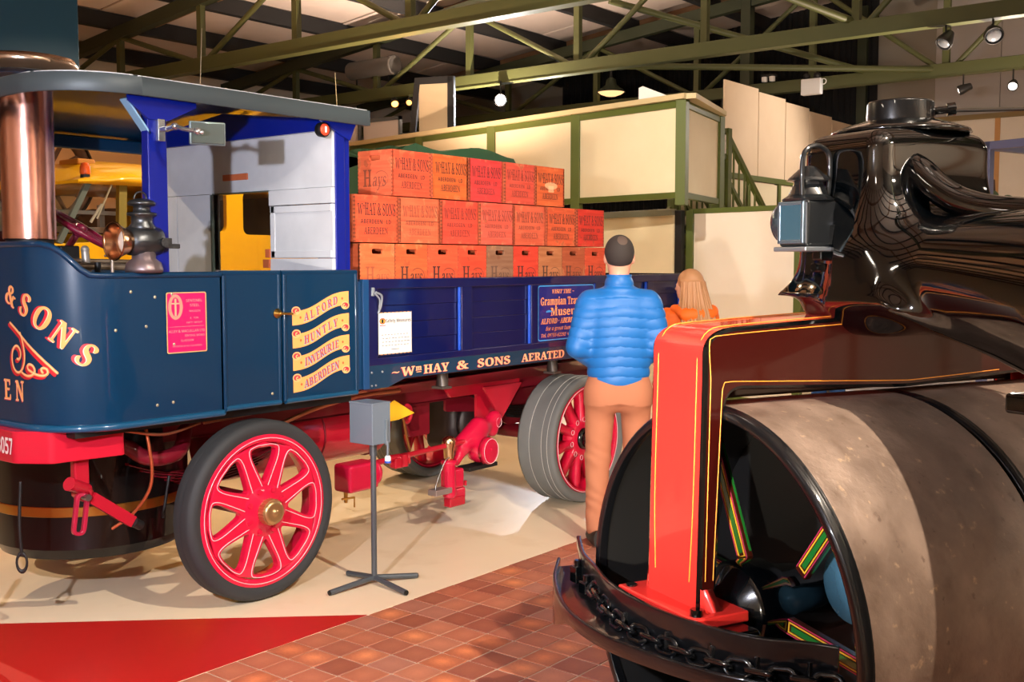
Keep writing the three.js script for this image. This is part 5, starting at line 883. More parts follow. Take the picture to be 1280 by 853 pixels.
// ───────────── visitors ─────────────
// A figure faces -z in its own frame, x to its right; joints are in metres for a person 1.775 m tall.
function ell(p, c, r) { const x = (p[0] - c[0]) / r[0], y = (p[1] - c[1]) / r[1], z = (p[2] - c[2]) / r[2], k = Math.hypot(x, y, z); return (k - 1) * Math.min(r[0], r[1], r[2]); }
function handSdf(w, dir, side) {                                                   // palm, four unequal curled fingers, thumb from the side of the palm
  const d = V(...dir).normalize(), up = V(0, 1, 0), across = d.clone().cross(up).normalize(), dn = across.clone().cross(d).normalize();
  const at = (f, a, u) => [w[0] + d.x * f + across.x * a + dn.x * u, w[1] + d.y * f + across.y * a + dn.y * u, w[2] + d.z * f + across.z * a + dn.z * u];
  const seg = [[at(0, -0.022, 0), at(0.085, -0.03, 0), 0.014, 0.013], [at(0, 0.022, 0), at(0.085, 0.03, 0), 0.014, 0.013], [at(0, 0, 0), at(0.09, 0, 0.004), 0.017, 0.014]];
  const L = [0.062, 0.072, 0.068, 0.054];
  for (let k = 0; k < 4; k++) { const a = (k - 1.5) * 0.021, l = L[k], b = at(0.088, a, 0), m = at(0.088 + l * 0.5, a * 1.05, -0.006), e = at(0.088 + l * 0.8, a * 1.05, -0.03), t = at(0.088 + l * 0.75, a * 1.0, -0.052); seg.push([b, m, 0.0095, 0.009], [m, e, 0.009, 0.0085], [e, t, 0.0085, 0.0075]); }
  seg.push([at(0.02, side * -0.028, 0), at(0.055, side * -0.052, -0.012), 0.012, 0.0105], [at(0.055, side * -0.052, -0.012), at(0.088, side * -0.045, -0.026), 0.0105, 0.009]);
  return { fn: (p) => { let r = 9; seg.forEach((s, i) => { const c = capsule(p, s[0], s[1], s[2], s[3]); r = i < 3 ? smin(r, c, 0.02) : smin(r, c, i > 14 ? 0.01 : 0.004); }); return r; }, c: at(0.07, 0, -0.01) };
}
function makePerson(o) {
  const t = thing('person', o.label, 'person', [o.x, 0, o.z], -o.heading, null); delete t.userData.group;
  const s = o.height / 1.775; t.scale.setScalar(s);
  const skin = std(o.skin ?? 0xd8a080, 0.55), J = o.joints;
  const [sl, el, wl] = J.left, [sr, er, wr] = J.right, tilt = o.headTurn ?? 0, ct = Math.cos(tilt), st = Math.sin(tilt);
  const hp = (p) => [(p[0]) * ct - (p[2] - 0.0) * st, p[1], (p[0]) * st + p[2] * ct];
  const head = (q) => {
    const p = hp(q);
    let d = ell(p, [0, 1.68, 0.012], [0.077, 0.095, 0.097]);
    d = smin(d, ell(p, [0, 1.625, -0.022], [0.058, 0.068, 0.07]), 0.04);
    d = smin(d, capsule(p, [0, 1.665, -0.088], [0, 1.636, -0.104], 0.009, 0.013), 0.018);                 // nose
    d = smin(d, capsule(p, [-0.018, 1.608, -0.081], [0.018, 1.608, -0.081], 0.009, 0.009), 0.012);      // lips
    d = smin(d, ell(p, [0, 1.575, -0.062], [0.026, 0.018, 0.024]), 0.025);                               // chin
    for (const k of [-1, 1]) { d = Math.max(d, -ell(p, [k * 0.03, 1.668, -0.098], [0.019, 0.012, 0.018]) * 0.9); d = smin(d, ell(p, [k * 0.03, 1.668, -0.076], [0.014, 0.012, 0.014]), 0.004); d = smin(d, ell(p, [k * 0.079, 1.652, 0.012], [0.01, 0.03, 0.02]), 0.012); }
    return smin(d, capsule(q, [0, 1.46, 0.025], [0, 1.58, 0.012], 0.058, 0.054), 0.035);
  };
  const HL = handSdf(wl, J.handL, 1), HR = handSdf(wr, J.handR, -1);
  const trunk = (p) => { let d = capsule(p, [0, 0.95, 0], [0, 1.32, 0], 0.115, 0.12); for (const [a, b, c] of [[sl, el, wl], [sr, er, wr]]) { d = smin(d, capsule(p, a, b, 0.048, 0.04), 0.05); d = smin(d, capsule(p, b, c, 0.039, 0.027), 0.02); } d = smin(d, capsule(p, [0, 1.4, 0.02], [0, 1.52, 0.02], 0.09, 0.055), 0.06); for (const L of J.legs) { d = smin(d, capsule(p, L[0], L[1], 0.08, 0.055), 0.05); d = smin(d, capsule(p, L[1], L[2], 0.052, 0.036), 0.03); } return d; };
  const body = obj('body', [sdfMesh((p) => { const d = trunk(p); return p[1] > 1.5 ? Math.max(d, p[1] - 1.5) : d; }, [0, 0.82, -0.05], 0.86, 84), sdfMesh((p) => Math.max(head(p), 1.485 - p[1]), [0, 1.62, 0], 0.17, 84), sdfMesh(HL.fn, HL.c, 0.12, 60), sdfMesh(HR.fn, HR.c, 0.12, 60)], skin, t);
  for (const k of [-1, 1]) { const e = hp([0, 0, 0]); const q = V(k * 0.03, 1.668, -0.0795).applyAxisAngle(V(0, 1, 0), -tilt * 1); const eye = obj('eye', new THREE.SphereGeometry(0.0115, 14, 10), std(0xe8e2dc, 0.3), body); eye.position.copy(q); const ir = obj('iris', new THREE.SphereGeometry(0.006, 10, 8).translate(0, 0, -0.007), std(0x2a2018, 0.3), body); ir.position.copy(q); ir.rotation.y = -tilt; const br = obj('eyebrow', tube([[-0.018, 0, 0], [0, 0.004, -0.003], [0.018, 0, 0.002]], 0.0035, 6), std(o.hair, 0.8), body); br.position.copy(q).add(V(0, 0.02, -0.012).applyAxisAngle(V(0, 1, 0), -tilt)); br.rotation.y = -tilt; }
  o.mouth !== false && obj('lips', tube([[-0.02, 1.608, -0.086], [0, 1.609, -0.0935], [0.02, 1.608, -0.086]], 0.004, 6).rotateY(-tilt), std(0xb06a60, 0.5), body);
  o.dress(t, { head, hp, trunk, J, body, tilt });
  return t;
}
const ridge = (u, step) => Math.pow(Math.abs(Math.sin(Math.PI * u / step)), 0.6);
function jacketFn(J, opt) {
  const prof = opt.prof, at = (y) => { for (let i = 0; i + 1 < prof.length; i++) if (y <= prof[i + 1][0]) { const t = clamp01((y - prof[i][0]) / (prof[i + 1][0] - prof[i][0])), u = t * t * (3 - 2 * t); return [prof[i][1] + (prof[i + 1][1] - prof[i][1]) * u, prof[i][2] + (prof[i + 1][2] - prof[i][2]) * u]; } return prof[prof.length - 1].slice(1); };
  const arm = (p, a, b, ra, rb, off) => { const d = V(b[0] - a[0], b[1] - a[1], b[2] - a[2]), L = d.length(); const u = clamp01(((p[0] - a[0]) * d.x + (p[1] - a[1]) * d.y + (p[2] - a[2]) * d.z) / (L * L)) * L; return capsule(p, a, b, ra, rb) - (opt.amp ?? 0) * ridge(u + off, opt.step ?? 1); };
  return (p) => {
    const [a, b] = at(p[1]), y = p[1] + (opt.sag ?? 0) * Math.abs(p[0]);
    let d = (Math.hypot(p[0] / a, (p[2] - 0.01) / b) - 1) * Math.min(a, b) - (opt.amp ?? 0) * ridge(y - prof[0][0], opt.step ?? 1);
    d = Math.max(d, prof[0][0] - p[1], p[1] - prof[prof.length - 1][0]);
    for (const k of ['left', 'right']) { const [s, e, w] = J[k]; const c = Math.min(arm(p, s, e, opt.arm[0], opt.arm[1], 0), arm(p, e, w, opt.arm[1] - 0.002, opt.arm[2], 0.02)); d = smin(d, c, 0.05); }
    return d;
  };
}
function trousers(J, r, top, hem) { return (p) => { let d = (Math.hypot(p[0] / r.hipX, (p[2] - 0.015) / r.hipZ) - 1) * r.hipZ; d = Math.max(d, p[1] - top, 0.84 - p[1]); J.legs.forEach((L) => { let l = smin(capsule(p, L[0], L[1], r.thigh, r.knee), capsule(p, L[1], L[2], r.knee, r.hem), 0.03); l -= 0.0022 * Math.sin(p[1] * 74 + p[0] * 55 + Math.sin(p[1] * 23) * 2) * clamp01((0.75 - p[1]) * 3); d = smin(d, l, 0.05); }); d = smin(d, ell(p, [-0.07, 0.86, 0.075], [0.08, 0.085, 0.06]), 0.05); d = smin(d, ell(p, [0.07, 0.86, 0.075], [0.08, 0.085, 0.06]), 0.05); return Math.max(d, hem - p[1], p[1] - top); }; }
const shoe = (x, z, L = 0.29, yaw = 0) => { const rings = []; for (let i = 0; i <= 12; i++) { const u = i / 12, w = 0.036 + 0.014 * Math.sin(Math.PI * Math.min(1, u * 1.15)) , h = u < 0.45 ? 0.1 - 0.02 * u : 0.1 - 0.09 * (u - 0.35), ring = []; const ww = w * (u > 0.9 ? 0.7 : u < 0.05 ? 0.7 : 1); for (let j = 0; j < 14; j++) { const a = j / 14 * Math.PI * 2; ring.push([ww * Math.cos(a), Math.max(0.002, h / 2 + h / 2 * Math.sin(a)), 0.09 - u * L]); } rings.push(ring); } return loft(rings).rotateY(yaw).translate(x, 0, z); };
{ // the man in the blue quilted jacket
  const J = { left: [[-0.165, 1.405, 0.01], [-0.235, 1.15, 0.045], [-0.13, 1.05, -0.19]], right: [[0.165, 1.405, 0.01], [0.235, 1.15, 0.045], [0.14, 1.07, -0.19]], handL: [0.5, -0.1, -1], handR: [-0.5, -0.05, -1], legs: [[[-0.1, 0.88, 0.01], [-0.115, 0.5, -0.01], [-0.125, 0.1, 0.02]], [[0.1, 0.88, 0.01], [0.105, 0.5, -0.02], [0.11, 0.1, 0.0]]] };
  makePerson({
    label: 'man seen from behind in a bright blue quilted jacket and tan trousers, arms bent forward', x: 5.215, z: -3.345, heading: 0.93, height: 1.775, hair: 0x2c2826, skin: 0xd69a80, joints: J,
    dress: (t, k) => {
      const jf = jacketFn(J, { prof: [[0.935, 0.165, 0.125], [1.0, 0.172, 0.13], [1.2, 0.19, 0.135], [1.34, 0.215, 0.13], [1.42, 0.19, 0.115], [1.475, 0.115, 0.09], [1.5, 0.078, 0.078], [1.56, 0.068, 0.072]], arm: [0.07, 0.064, 0.05], amp: 0.0055, step: 0.056, sag: 0.1 });
      obj('jacket', sdfMesh((p) => Math.max(jf(p), -(Math.hypot(p[0], p[2] - 0.01) - 0.058 + (p[1] < 1.5 ? 1 : 0))), [0, 1.24, -0.05], 0.36, 140), new THREE.MeshPhysicalMaterial({ color: 0x0f62aa, roughness: 0.5, sheen: 0.25, sheenColor: new THREE.Color(0x7fc0f0), sheenRoughness: 0.4 }), t);
      obj('jacket_tab', bx(-0.012, 0.012, 1.5, 1.508, 0.083, 0.087), M.white, t);
      obj('trousers', sdfMesh(trousers(J, { hipX: 0.17, hipZ: 0.12, thigh: 0.092, knee: 0.07, hem: 0.058 }, 0.985, 0.065), [0, 0.52, 0], 0.52, 110), std(0xa5684a, 0.85), t);
      obj('shoe', shoe(-0.125, 0.02, 0.29, 0.1), std(0x1e1a18, 0.5), t); obj('shoe', shoe(0.11, 0.0, 0.29, -0.1), std(0x1e1a18, 0.5), t);
      const hair = (p) => { const h = ell(p, [0, 1.686, 0.018], [0.0845, 0.1, 0.103]); const cut = 1.605 - p[1] - (p[2] > 0.03 ? 0.05 * clamp01((p[2] - 0.03) / 0.05) : 0) + (p[2] < -0.03 ? clamp01((-0.03 - p[2]) / 0.05) * 0.12 : 0); return Math.max(h, cut, -(h + 0.02)); };
      obj('thin_hair_patch', sdfMesh((p) => Math.max(ell(p, [0, 1.686, 0.018], [0.0851, 0.1006, 0.1036]), ell(p, [0.012, 1.755, 0.09], [0.03, 0.034, 0.045])), [0.01, 1.75, 0.09], 0.06, 48), std(0x54443c, 0.8), t);
      obj('hair', sdfMesh(hair, [0, 1.69, 0.01], 0.13, 96), std(0x2f2825, 0.85, 0, { bumpMap: grain, bumpScale: 0.003 }), t);
    },
  });
}
{ // the fair-haired girl in orange
  const J = { left: [[-0.17, 1.42, 0.01], [-0.22, 1.16, 0.03], [-0.18, 0.95, -0.12]], right: [[0.17, 1.42, 0.01], [0.22, 1.16, 0.03], [0.18, 0.95, -0.12]], handL: [0.1, -1, -0.4], handR: [-0.1, -1, -0.4], legs: [[[-0.09, 0.88, 0.01], [-0.095, 0.5, -0.01], [-0.1, 0.1, 0.02]], [[0.09, 0.88, 0.01], [0.095, 0.5, -0.01], [0.1, 0.1, 0.02]]] };
  makePerson({
    label: 'girl with long straight blonde hair and orange hooded jacket looking towards the lorry', x: 6.55, z: -3.64, heading: 0.72, height: 1.57, hair: 0xb89a70, skin: 0xe2b096, joints: J, headTurn: 0.7,
    dress: (t, k) => {
      const jf = jacketFn(J, { prof: [[0.8, 0.2, 0.15], [1.1, 0.19, 0.145], [1.36, 0.2, 0.14], [1.44, 0.165, 0.125], [1.485, 0.1, 0.09], [1.52, 0.085, 0.085]], arm: [0.075, 0.066, 0.055] });
      const om = std(0xee6a14, 0.65);
      obj('jacket', sdfMesh(jf, [0, 1.16, -0.03], 0.42, 90), om, t);
      const hood = (p) => { let d = ell(p, [0.03, 1.44, 0.12], [0.15, 0.07, 0.07]); d = smin(d, capsule(p, [-0.12, 1.48, 0.04], [0.17, 1.47, 0.06], 0.04, 0.045), 0.06); return Math.max(d, -ell(p, [0, 1.56, 0.06], [0.1, 0.07, 0.1])); };
      obj('hood', sdfMesh(hood, [0, 1.48, 0.1], 0.24, 70), om, t);
      obj('trousers', sdfMesh(trousers(J, { hipX: 0.155, hipZ: 0.115, thigh: 0.082, knee: 0.06, hem: 0.05 }, 0.97, 0.065), [0, 0.52, 0], 0.52, 70), std(0x2a3038, 0.8), t);
      obj('shoe', shoe(-0.1, 0.02, 0.25), M.black, t); obj('shoe', shoe(0.1, 0.02, 0.25), M.black, t);
      const base = (q) => { const p = k.hp(q); const h = ell(p, [0, 1.69, 0.02], [0.089, 0.104, 0.106]); let d = Math.max(h, -(ell(p, [0, 1.64, -0.075], [0.07, 0.1, 0.075]))); const aa = Math.atan2(p[0], p[2]), strand = 0.003 * Math.sin(aa * 17 + p[1] * 6) + 0.002 * Math.sin(aa * 43); let f = (Math.hypot(p[0] / (0.1 + (1.68 - p[1]) * 0.2), (p[2] - 0.03) / (0.1 + (1.68 - p[1]) * 0.34)) - 1) * 0.09 + strand; f = Math.max(f, 1.37 + 0.025 * Math.sin(p[0] * 60) - p[1], p[1] - 1.69, -p[2] - 0.01); return Math.max(smin(d, f, 0.03), -(ell(p, [0, 1.66, 0.0], [0.066, 0.085, 0.08]))); };
      obj('hair', sdfMesh(base, [0, 1.57, 0.03], 0.27, 110), std(0xb08058, 0.55, 0, { bumpMap: grain, bumpScale: 0.002 }), t);
    },
  });
}
{ // the child beyond the roller
  const J = { left: [[-0.17, 1.42, 0.01], [-0.23, 1.16, 0.02], [-0.22, 0.93, -0.06]], right: [[0.17, 1.42, 0.01], [0.23, 1.16, 0.02], [0.22, 0.93, -0.06]], handL: [0, -1, -0.2], handR: [0, -1, -0.2], legs: [[[-0.09, 0.88, 0.01], [-0.1, 0.5, -0.01], [-0.1, 0.1, 0.02]], [[0.09, 0.88, 0.01], [0.1, 0.5, -0.01], [0.1, 0.1, 0.02]]] };
  makePerson({
    label: 'child with dark brown hair and blue jeans standing far behind the road roller', x: 8.5, z: -3.42, heading: 4.4, height: 1.4, hair: 0x2a1a14, skin: 0xe6b8a4, joints: J,
    dress: (t, k) => {
      obj('jumper', sdfMesh(jacketFn(J, { prof: [[0.86, 0.17, 0.13], [1.2, 0.17, 0.13], [1.36, 0.19, 0.125], [1.44, 0.15, 0.11], [1.49, 0.075, 0.075]], arm: [0.06, 0.052, 0.042] }), [0, 1.18, -0.02], 0.38, 72), std(0x5a2a4a, 0.85), t);
      obj('jeans', sdfMesh(trousers(J, { hipX: 0.155, hipZ: 0.115, thigh: 0.085, knee: 0.066, hem: 0.056 }, 0.97, 0.065), [0, 0.52, 0], 0.52, 72), std(0x2a5688, 0.85), t);
      obj('shoe', shoe(-0.1, 0.02, 0.25), M.black, t); obj('shoe', shoe(0.1, 0.02, 0.25), M.black, t);
      obj('hair', sdfMesh((p) => { let d = ell(p, [0, 1.688, 0.02], [0.088, 0.1, 0.104]); let f = (Math.hypot(p[0] / 0.098, (p[2] - 0.03) / 0.1) - 1) * 0.095; f = Math.max(f, 1.46 - p[1], p[1] - 1.69); d = smin(d, f, 0.03); return Math.max(d, -ell(p, [0, 1.63, -0.09], [0.066, 0.105, 0.085])); }, [0, 1.6, 0.02], 0.21, 76), std(0x2e1c16, 0.6), t);
    },
  });
}

// ───────────── sanitiser stand in front of the lorry ─────────────
{
  const t = thing('sanitiser_stand', 'blue grey hand sanitiser box on a thin pole with four feet beside the lorry', 'stand', [3.788, 0, -3.885]), m = gloss(0x66727f, 0.45, 0.4), fm = std(0x5a6168, 0.4, 0.5);
  obj('dispenser_box', bx(-0.085, 0.041, 0.728, 0.934, -0.08, 0.083, 0.004), m, t); obj('box_lid', bx(-0.087, 0.043, 0.928, 0.937, -0.082, 0.085, 0.003), m, t);
  obj('pole', rod([0, 0.02, 0], [0, 0.73, 0], 0.0145), fm, t); obj('collar', rod([0, 0.66, 0], [0, 0.73, 0], 0.019), fm, t);
  for (const [x, z] of [[-0.274, -0.03], [-0.04, 0.26], [0.016, -0.21], [0.207, 0.1]]) { obj('foot', rod([0, 0.035, 0], [x, 0.014, z], 0.014), fm, t); obj('foot_cap', rod([x * 0.985, 0.0145, z * 0.985], [x * 1.02, 0.0135, z * 1.02], 0.0125), M.black, t); }
  obj('pump_lever', [bx(0.0, 0.016, 0.72, 0.85, 0.083, 0.094, 0.003), rod([0.008, 0.66, 0.095], [0.008, 0.74, 0.095], 0.007)], std(0x7d8a94, 0.3, 0.5), t);
  const b = obj('nozzle', [lathe([[0, 0.63], [0.015, 0.632], [0.016, 0.66], [0.01, 0.668], [0, 0.669]], 16, 'y', [0.008, 0, 0.095])], M.white, t); obj('nozzle_band', rod([0.008, 0.632, 0.095], [0.008, 0.642, 0.095], 0.0166), std(0x2a4fb0, 0.4), b);
  // yellow plate on a bent copper stem, fixed to the lorry's frame
  const y = part('warning_flag', lorry); obj('plate', loft([[[4.3, 0.8, -4.33], [4.42, 0.835, -4.35], [4.59, 0.745, -4.36], [4.43, 0.728, -4.33], [4.3, 0.725, -4.32]], [[4.3, 0.804, -4.336], [4.42, 0.839, -4.356], [4.59, 0.749, -4.366], [4.43, 0.732, -4.336], [4.3, 0.729, -4.326]]]), std(0xe6b622, 0.5), y);
  obj('stem', tube([[4.48, 0.75, -4.36], [4.51, 0.7, -4.37], [4.53, 0.62, -4.37], [4.55, 0.53, -4.36]], 0.008), std(0x9a6a3a, 0.4, 0.8), y);
}
// ───────────── yellow lorry parked behind ─────────────
{
  const t = thing('yellow_truck', 'bright yellow lorry with an orange beacon parked behind the dark blue steam lorry', 'truck', [0, 0, 0]), ym = gloss(0xf2b208, 0.4, 0.7), dk = std(0x1a1a18, 0.7), rub = std(0x5a6258, 0.6);
  const side = (z) => {
    const s = roundShape([[4.3, 0.55], [7.6, 0.55], [7.6, 2.35], [5.2, 2.35], [5.2, 1.83], [4.3, 1.76]], [0.05, 0.05, 0.1, 0, 0, 0.1]);
    for (const [a, b, y0, y1] of [[5.32, 6.02, 1.9, 2.27], [6.2, 6.95, 1.88, 2.27]]) s.holes.push(roundShape([[a, y0], [a, y1], [b, y1], [b, y0]], 0.07, THREE.Path));
    return ext(s, 0.05, 0.004).translate(0, 0, z);
  };
  obj('side_panel', side(-8.05), ym, t); obj('side_panel', side(-9.75), ym, t);
  obj('front_panel', loft([[[4.32, 0.6, -8.02], [4.32, 0.6, -9.73], [4.36, 0.6, -9.73], [4.36, 0.6, -8.02]], [[4.22, 1.2, -8.04], [4.22, 1.2, -9.71], [4.3, 1.2, -9.71], [4.3, 1.2, -8.04]], [[4.3, 1.76, -8.02], [4.3, 1.76, -9.73], [4.36, 1.76, -9.73], [4.36, 1.76, -8.02]]]), ym, t);
  obj('bonnet', bx(4.3, 5.2, 1.7, 1.78, -9.72, -8.03, 0.03), ym, t); obj('floor', bx(4.35, 7.6, 0.5, 0.62, -9.7, -8.05), dk, t); obj('back_panel', bx(7.52, 7.6, 0.6, 2.35, -9.7, -8.05, 0.02), ym, t);
  obj('dashboard', bx(5.05, 5.2, 1.5, 1.76, -9.7, -8.05, 0.03), dk, t); obj('seat', [bx(5.6, 6.1, 1.0, 1.25, -9.6, -8.2, 0.05), bx(6.05, 6.2, 1.2, 1.95, -9.6, -8.2, 0.05)], std(0x4a3222, 0.8), t); obj('bulkhead', bx(7.0, 7.05, 0.6, 2.3, -9.7, -8.05), std(0x5a4028, 0.8), t);
  const rings = []; for (let i = 0; i <= 12; i++) { const u = i / 12, x = 4.6 + 3.05 * u, h = 2.3 + 0.2 * Math.sqrt(Math.max(0, 1 - (1 - Math.min(1, u * 5)) ** 2)), ring = []; for (let j = 0; j <= 16; j++) { const v = j / 16, z = -7.98 - 1.8 * v; ring.push([x, Math.max(2.28, h - 0.16 * Math.abs(2 * v - 1) ** 3), z]); } for (let j = 16; j >= 0; j--) ring.push([x, 2.255 + 0.02 * u, -7.98 - 1.8 * j / 16]); rings.push(ring); }
  const rf = obj('roof', loft(rings), ym, t); obj('roof_badge', bx(4.84, 5.0, 2.44, 2.49, -8.7, -8.4, 0.015), std(0xb8761c, 0.6), rf);
  const bc = obj('beacon', [lathe([[0.036, 0], [0.042, 0.012], [0.04, 0.065], [0.028, 0.092], [0, 0.1]], 20, 'y', [4.7, 2.325, -8.05])], gloss(0xe05a1c, 0.25), t); obj('beacon_base', rod([4.7, 2.29, -8.05], [4.7, 2.33, -8.05], 0.038), M.black, bc);
  for (const z of [-8.05, -9.72]) { obj('windscreen_pillar', beam([4.46, 1.78, z], [4.74, 2.3, z], 0.035, 0.045), rub, t); obj('quarter_pillar', beam([5.0, 1.78, z], [5.02, 2.3, z], 0.05, 0.07), std(0x8a7a30, 0.6), t); }
  obj('windscreen', loft([[[4.47, 1.79, -8.1], [4.47, 1.79, -9.68], [4.476, 1.79, -9.68], [4.476, 1.79, -8.1]], [[4.7, 2.28, -8.1], [4.7, 2.28, -9.68], [4.706, 2.28, -9.68], [4.706, 2.28, -8.1]]]), new THREE.MeshPhysicalMaterial({ color: 0xe8f0ee, transmission: 1, roughness: 0.04, thickness: 0 }), t);
  obj('wiper', [rod([4.9, 2.26, -8.0], [4.78, 1.98, -8.03], 0.008), rod([4.82, 2.1, -8.02], [4.74, 1.95, -8.06], 0.012)], std(0xb0a890, 0.5), t);
  for (const [x, z] of [[5.0, -8.1], [5.0, -9.65], [7.0, -8.1], [7.0, -9.65]]) { const w = part('wheel', t, [x, 0.42, z]); obj('tyre', new THREE.TorusGeometry(0.31, 0.11, 14, 36), M.rubber, w); obj('hub', lathe([[0, -0.06], [0.22, -0.05], [0.23, 0.05], [0, 0.06]], 24, 'z'), ym, w); }
  obj('headlamp', [lathe([[0, 0], [0.09, 0.01], [0.1, 0.06], [0, 0.07]], 20, 'x', [4.19, 1.15, -8.3]).rotateY(0)], M.chrome, t);
}
{ // spoked cart wheel on a grey rack beyond the yellow lorry
  const t = thing('cart_wheel_rack', 'old spoked cart wheel held upright in a grey and maroon rack beyond the yellow lorry', 'wheel rack', [5.75, 0, -10.6]), wm = std(0x6f5646, 0.8), ir = std(0x4a4038, 0.6, 0.5);
  const w = part('cart_wheel', t, [0, 2.52, 0]); obj('felloe', new THREE.TorusGeometry(0.46, 0.055, 12, 48), wm, w); obj('iron_tyre', lathe([[0.515, -0.05], [0.53, -0.05], [0.53, 0.05], [0.515, 0.05]], 48, 'z'), ir, w); obj('nave', lathe([[0, -0.16], [0.07, -0.15], [0.11, 0], [0.07, 0.15], [0, 0.16]], 24, 'z'), ir, w);
  for (let k = 0; k < 12; k++) obj('spoke', rod([0.08 * Math.cos(k * 0.5236), 0.08 * Math.sin(k * 0.5236), 0], [0.44 * Math.cos(k * 0.5236), 0.44 * Math.sin(k * 0.5236), 0], 0.026, 0.02), wm, w);
  obj('shelf', bx(-0.8, 0.8, 1.93, 1.99, -0.3, 0.3, 0.005), std(0xb8b4ae, 0.7), t); obj('board', bx(-0.8, 0.8, 1.3, 1.93, -0.28, 0.28, 0.01), std(0x5a1020, 0.7), t);
  for (const x of [-0.76, 0.76]) for (const z of [-0.26, 0.26]) obj('upright', bx(x - 0.03, x + 0.03, 0, 2.25, z - 0.03, z + 0.03, 0.004), std(0x8a8a86, 0.6), t);
  obj('rail', [bx(-0.8, 0.8, 2.12, 2.16, 0.24, 0.28)], std(0x8a8a86, 0.6), t);
}
{ // covered wagon whose hood shows above the lorry roof
  const t = thing('covered_wagon', 'wagon with a rounded cream canvas hood showing just above the lorry roof', 'wagon', [7.85, 0, -12.0]), cv = std(0xd8c09a, 0.85), wd = std(0x4a3424, 0.8);
  const rings = []; for (let i = 0; i <= 10; i++) { const z = -1.6 + 3.2 * i / 10, ring = []; for (let j = 0; j <= 18; j++) { const a = Math.PI * j / 18; ring.push([0.95 * Math.cos(a), 2.25 + 1.38 * Math.sin(a) - 0.03 * ((i % 2)), z]); } for (let j = 18; j >= 0; j--) { const a = Math.PI * j / 18; ring.push([0.93 * Math.cos(a), 2.25 + 1.36 * Math.sin(a) - 0.03 * (i % 2), z]); } rings.push(ring); }
  obj('hood', loft(rings), cv, t); obj('body', bx(-0.95, 0.95, 1.1, 2.27, -1.7, 1.7, 0.03), wd, t); obj('axle', rod([-1.1, 0.5, 0], [1.1, 0.5, 0], 0.05), wd, t); obj('underframe', bx(-0.5, 0.5, 0.45, 1.12, -1.3, 1.3, 0.02), wd, t);
  for (const x of [-1.05, 1.05]) for (const z of [-1.1, 1.1]) { const w = part('wheel', t, [x, 0.5, z], [0, Math.PI / 2, 0]); obj('felloe', new THREE.TorusGeometry(0.44, 0.055, 10, 36), wd, w); for (let k = 0; k < 5; k++) obj('spoke', rod([-0.42 * Math.cos(k * 0.628), -0.42 * Math.sin(k * 0.628), 0], [0.42 * Math.cos(k * 0.628), 0.42 * Math.sin(k * 0.628), 0], 0.025), wd, w); }
}
{ // dark teal banner hung from the roof truss, and things standing on the mezzanine
  const t = thing('hanging_banner', 'large dark teal banner hanging from the roof behind the lorry chimney', 'banner', [0, 0, 0]);
  obj('cloth', boxUV(bx(3.6, 5.22, 2.9, 5.7, -9.02, -8.98, 0.01)), new THREE.MeshPhysicalMaterial({ color: 0x0b4660, roughness: 0.5, sheen: 0.3 }), t); obj('hanging_bar', rod([3.5, 5.72, -9], [5.3, 5.72, -9], 0.02), M.black, t);
  for (const x of [3.7, 5.1]) obj('cord', rod([x, 5.72, -9], [x, 6.6, -9], 0.006), M.black, t);
  const b = thing('framed_board', 'dark framed display board with a cream panel standing above the crates', 'display board', [12.0, 2.24, -10.95], 0.35), dk = std(0x1e2226, 0.6);
  obj('panel', bx(-0.02, 0.02, 0.05, 2.02, -0.24, 0.24), std(0xd8c8a8, 0.8), b); obj('frame', [bx(-0.04, 0.04, 0, 2.12, 0.22, 0.32, 0.005), bx(-0.04, 0.04, 2.02, 2.12, -0.3, 0.3, 0.005)], dk, b); obj('frame', beam([0, 0, -0.5], [0, 2.1, -0.26], 0.06, 0.09, [0, 0, 1]), dk, b); obj('strut', beam([0.03, 0, -0.05], [0.03, 2.0, 0.12], 0.03, 0.05, [0, 0, 1]), std(0x4a3a2a, 0.7), b);
  const d = thing('heater_tube', 'grey cylindrical heater tube hanging from the truss above the lorry tail', 'heater', [13.72, 5.06, -14.0]); obj('tube', lathe([[0, -0.55], [0.15, -0.55], [0.16, -0.53], [0.16, 0.5], [0.17, 0.51], [0.17, 0.56], [0.14, 0.56], [0.1, 0.5], [0, 0.5]], 28, 'z'), std(0x5e5c58, 0.5, 0.4), d); for (const z of [-0.4, 0.4]) obj('strap', bx(-0.01, 0.01, -0.4, -0.14, z - 0.01, z + 0.01), M.black, d);
  for (const [z, y, l] of [[-13.9, 4.05, 'pale grey storage panel leaning at the far end of the mezzanine'], [-12.95, 3.98, 'white storage panel with steel edge standing on the mezzanine']]) { const p = thing('storage_panel', l, 'panel', [12.9, 2.24, z]); obj('sheet', bx(-0.02, 0.02, 0, y - 2.24, -0.42, 0.42, 0.005), std(0xcfc6c0, 0.8), p); obj('edge_frame', [bx(-0.03, 0.03, 0, y - 2.2, 0.4, 0.44), bx(-0.03, 0.03, y - 2.26, y - 2.2, -0.44, 0.44)], std(0x6e7478, 0.5, 0.5), p); }
}
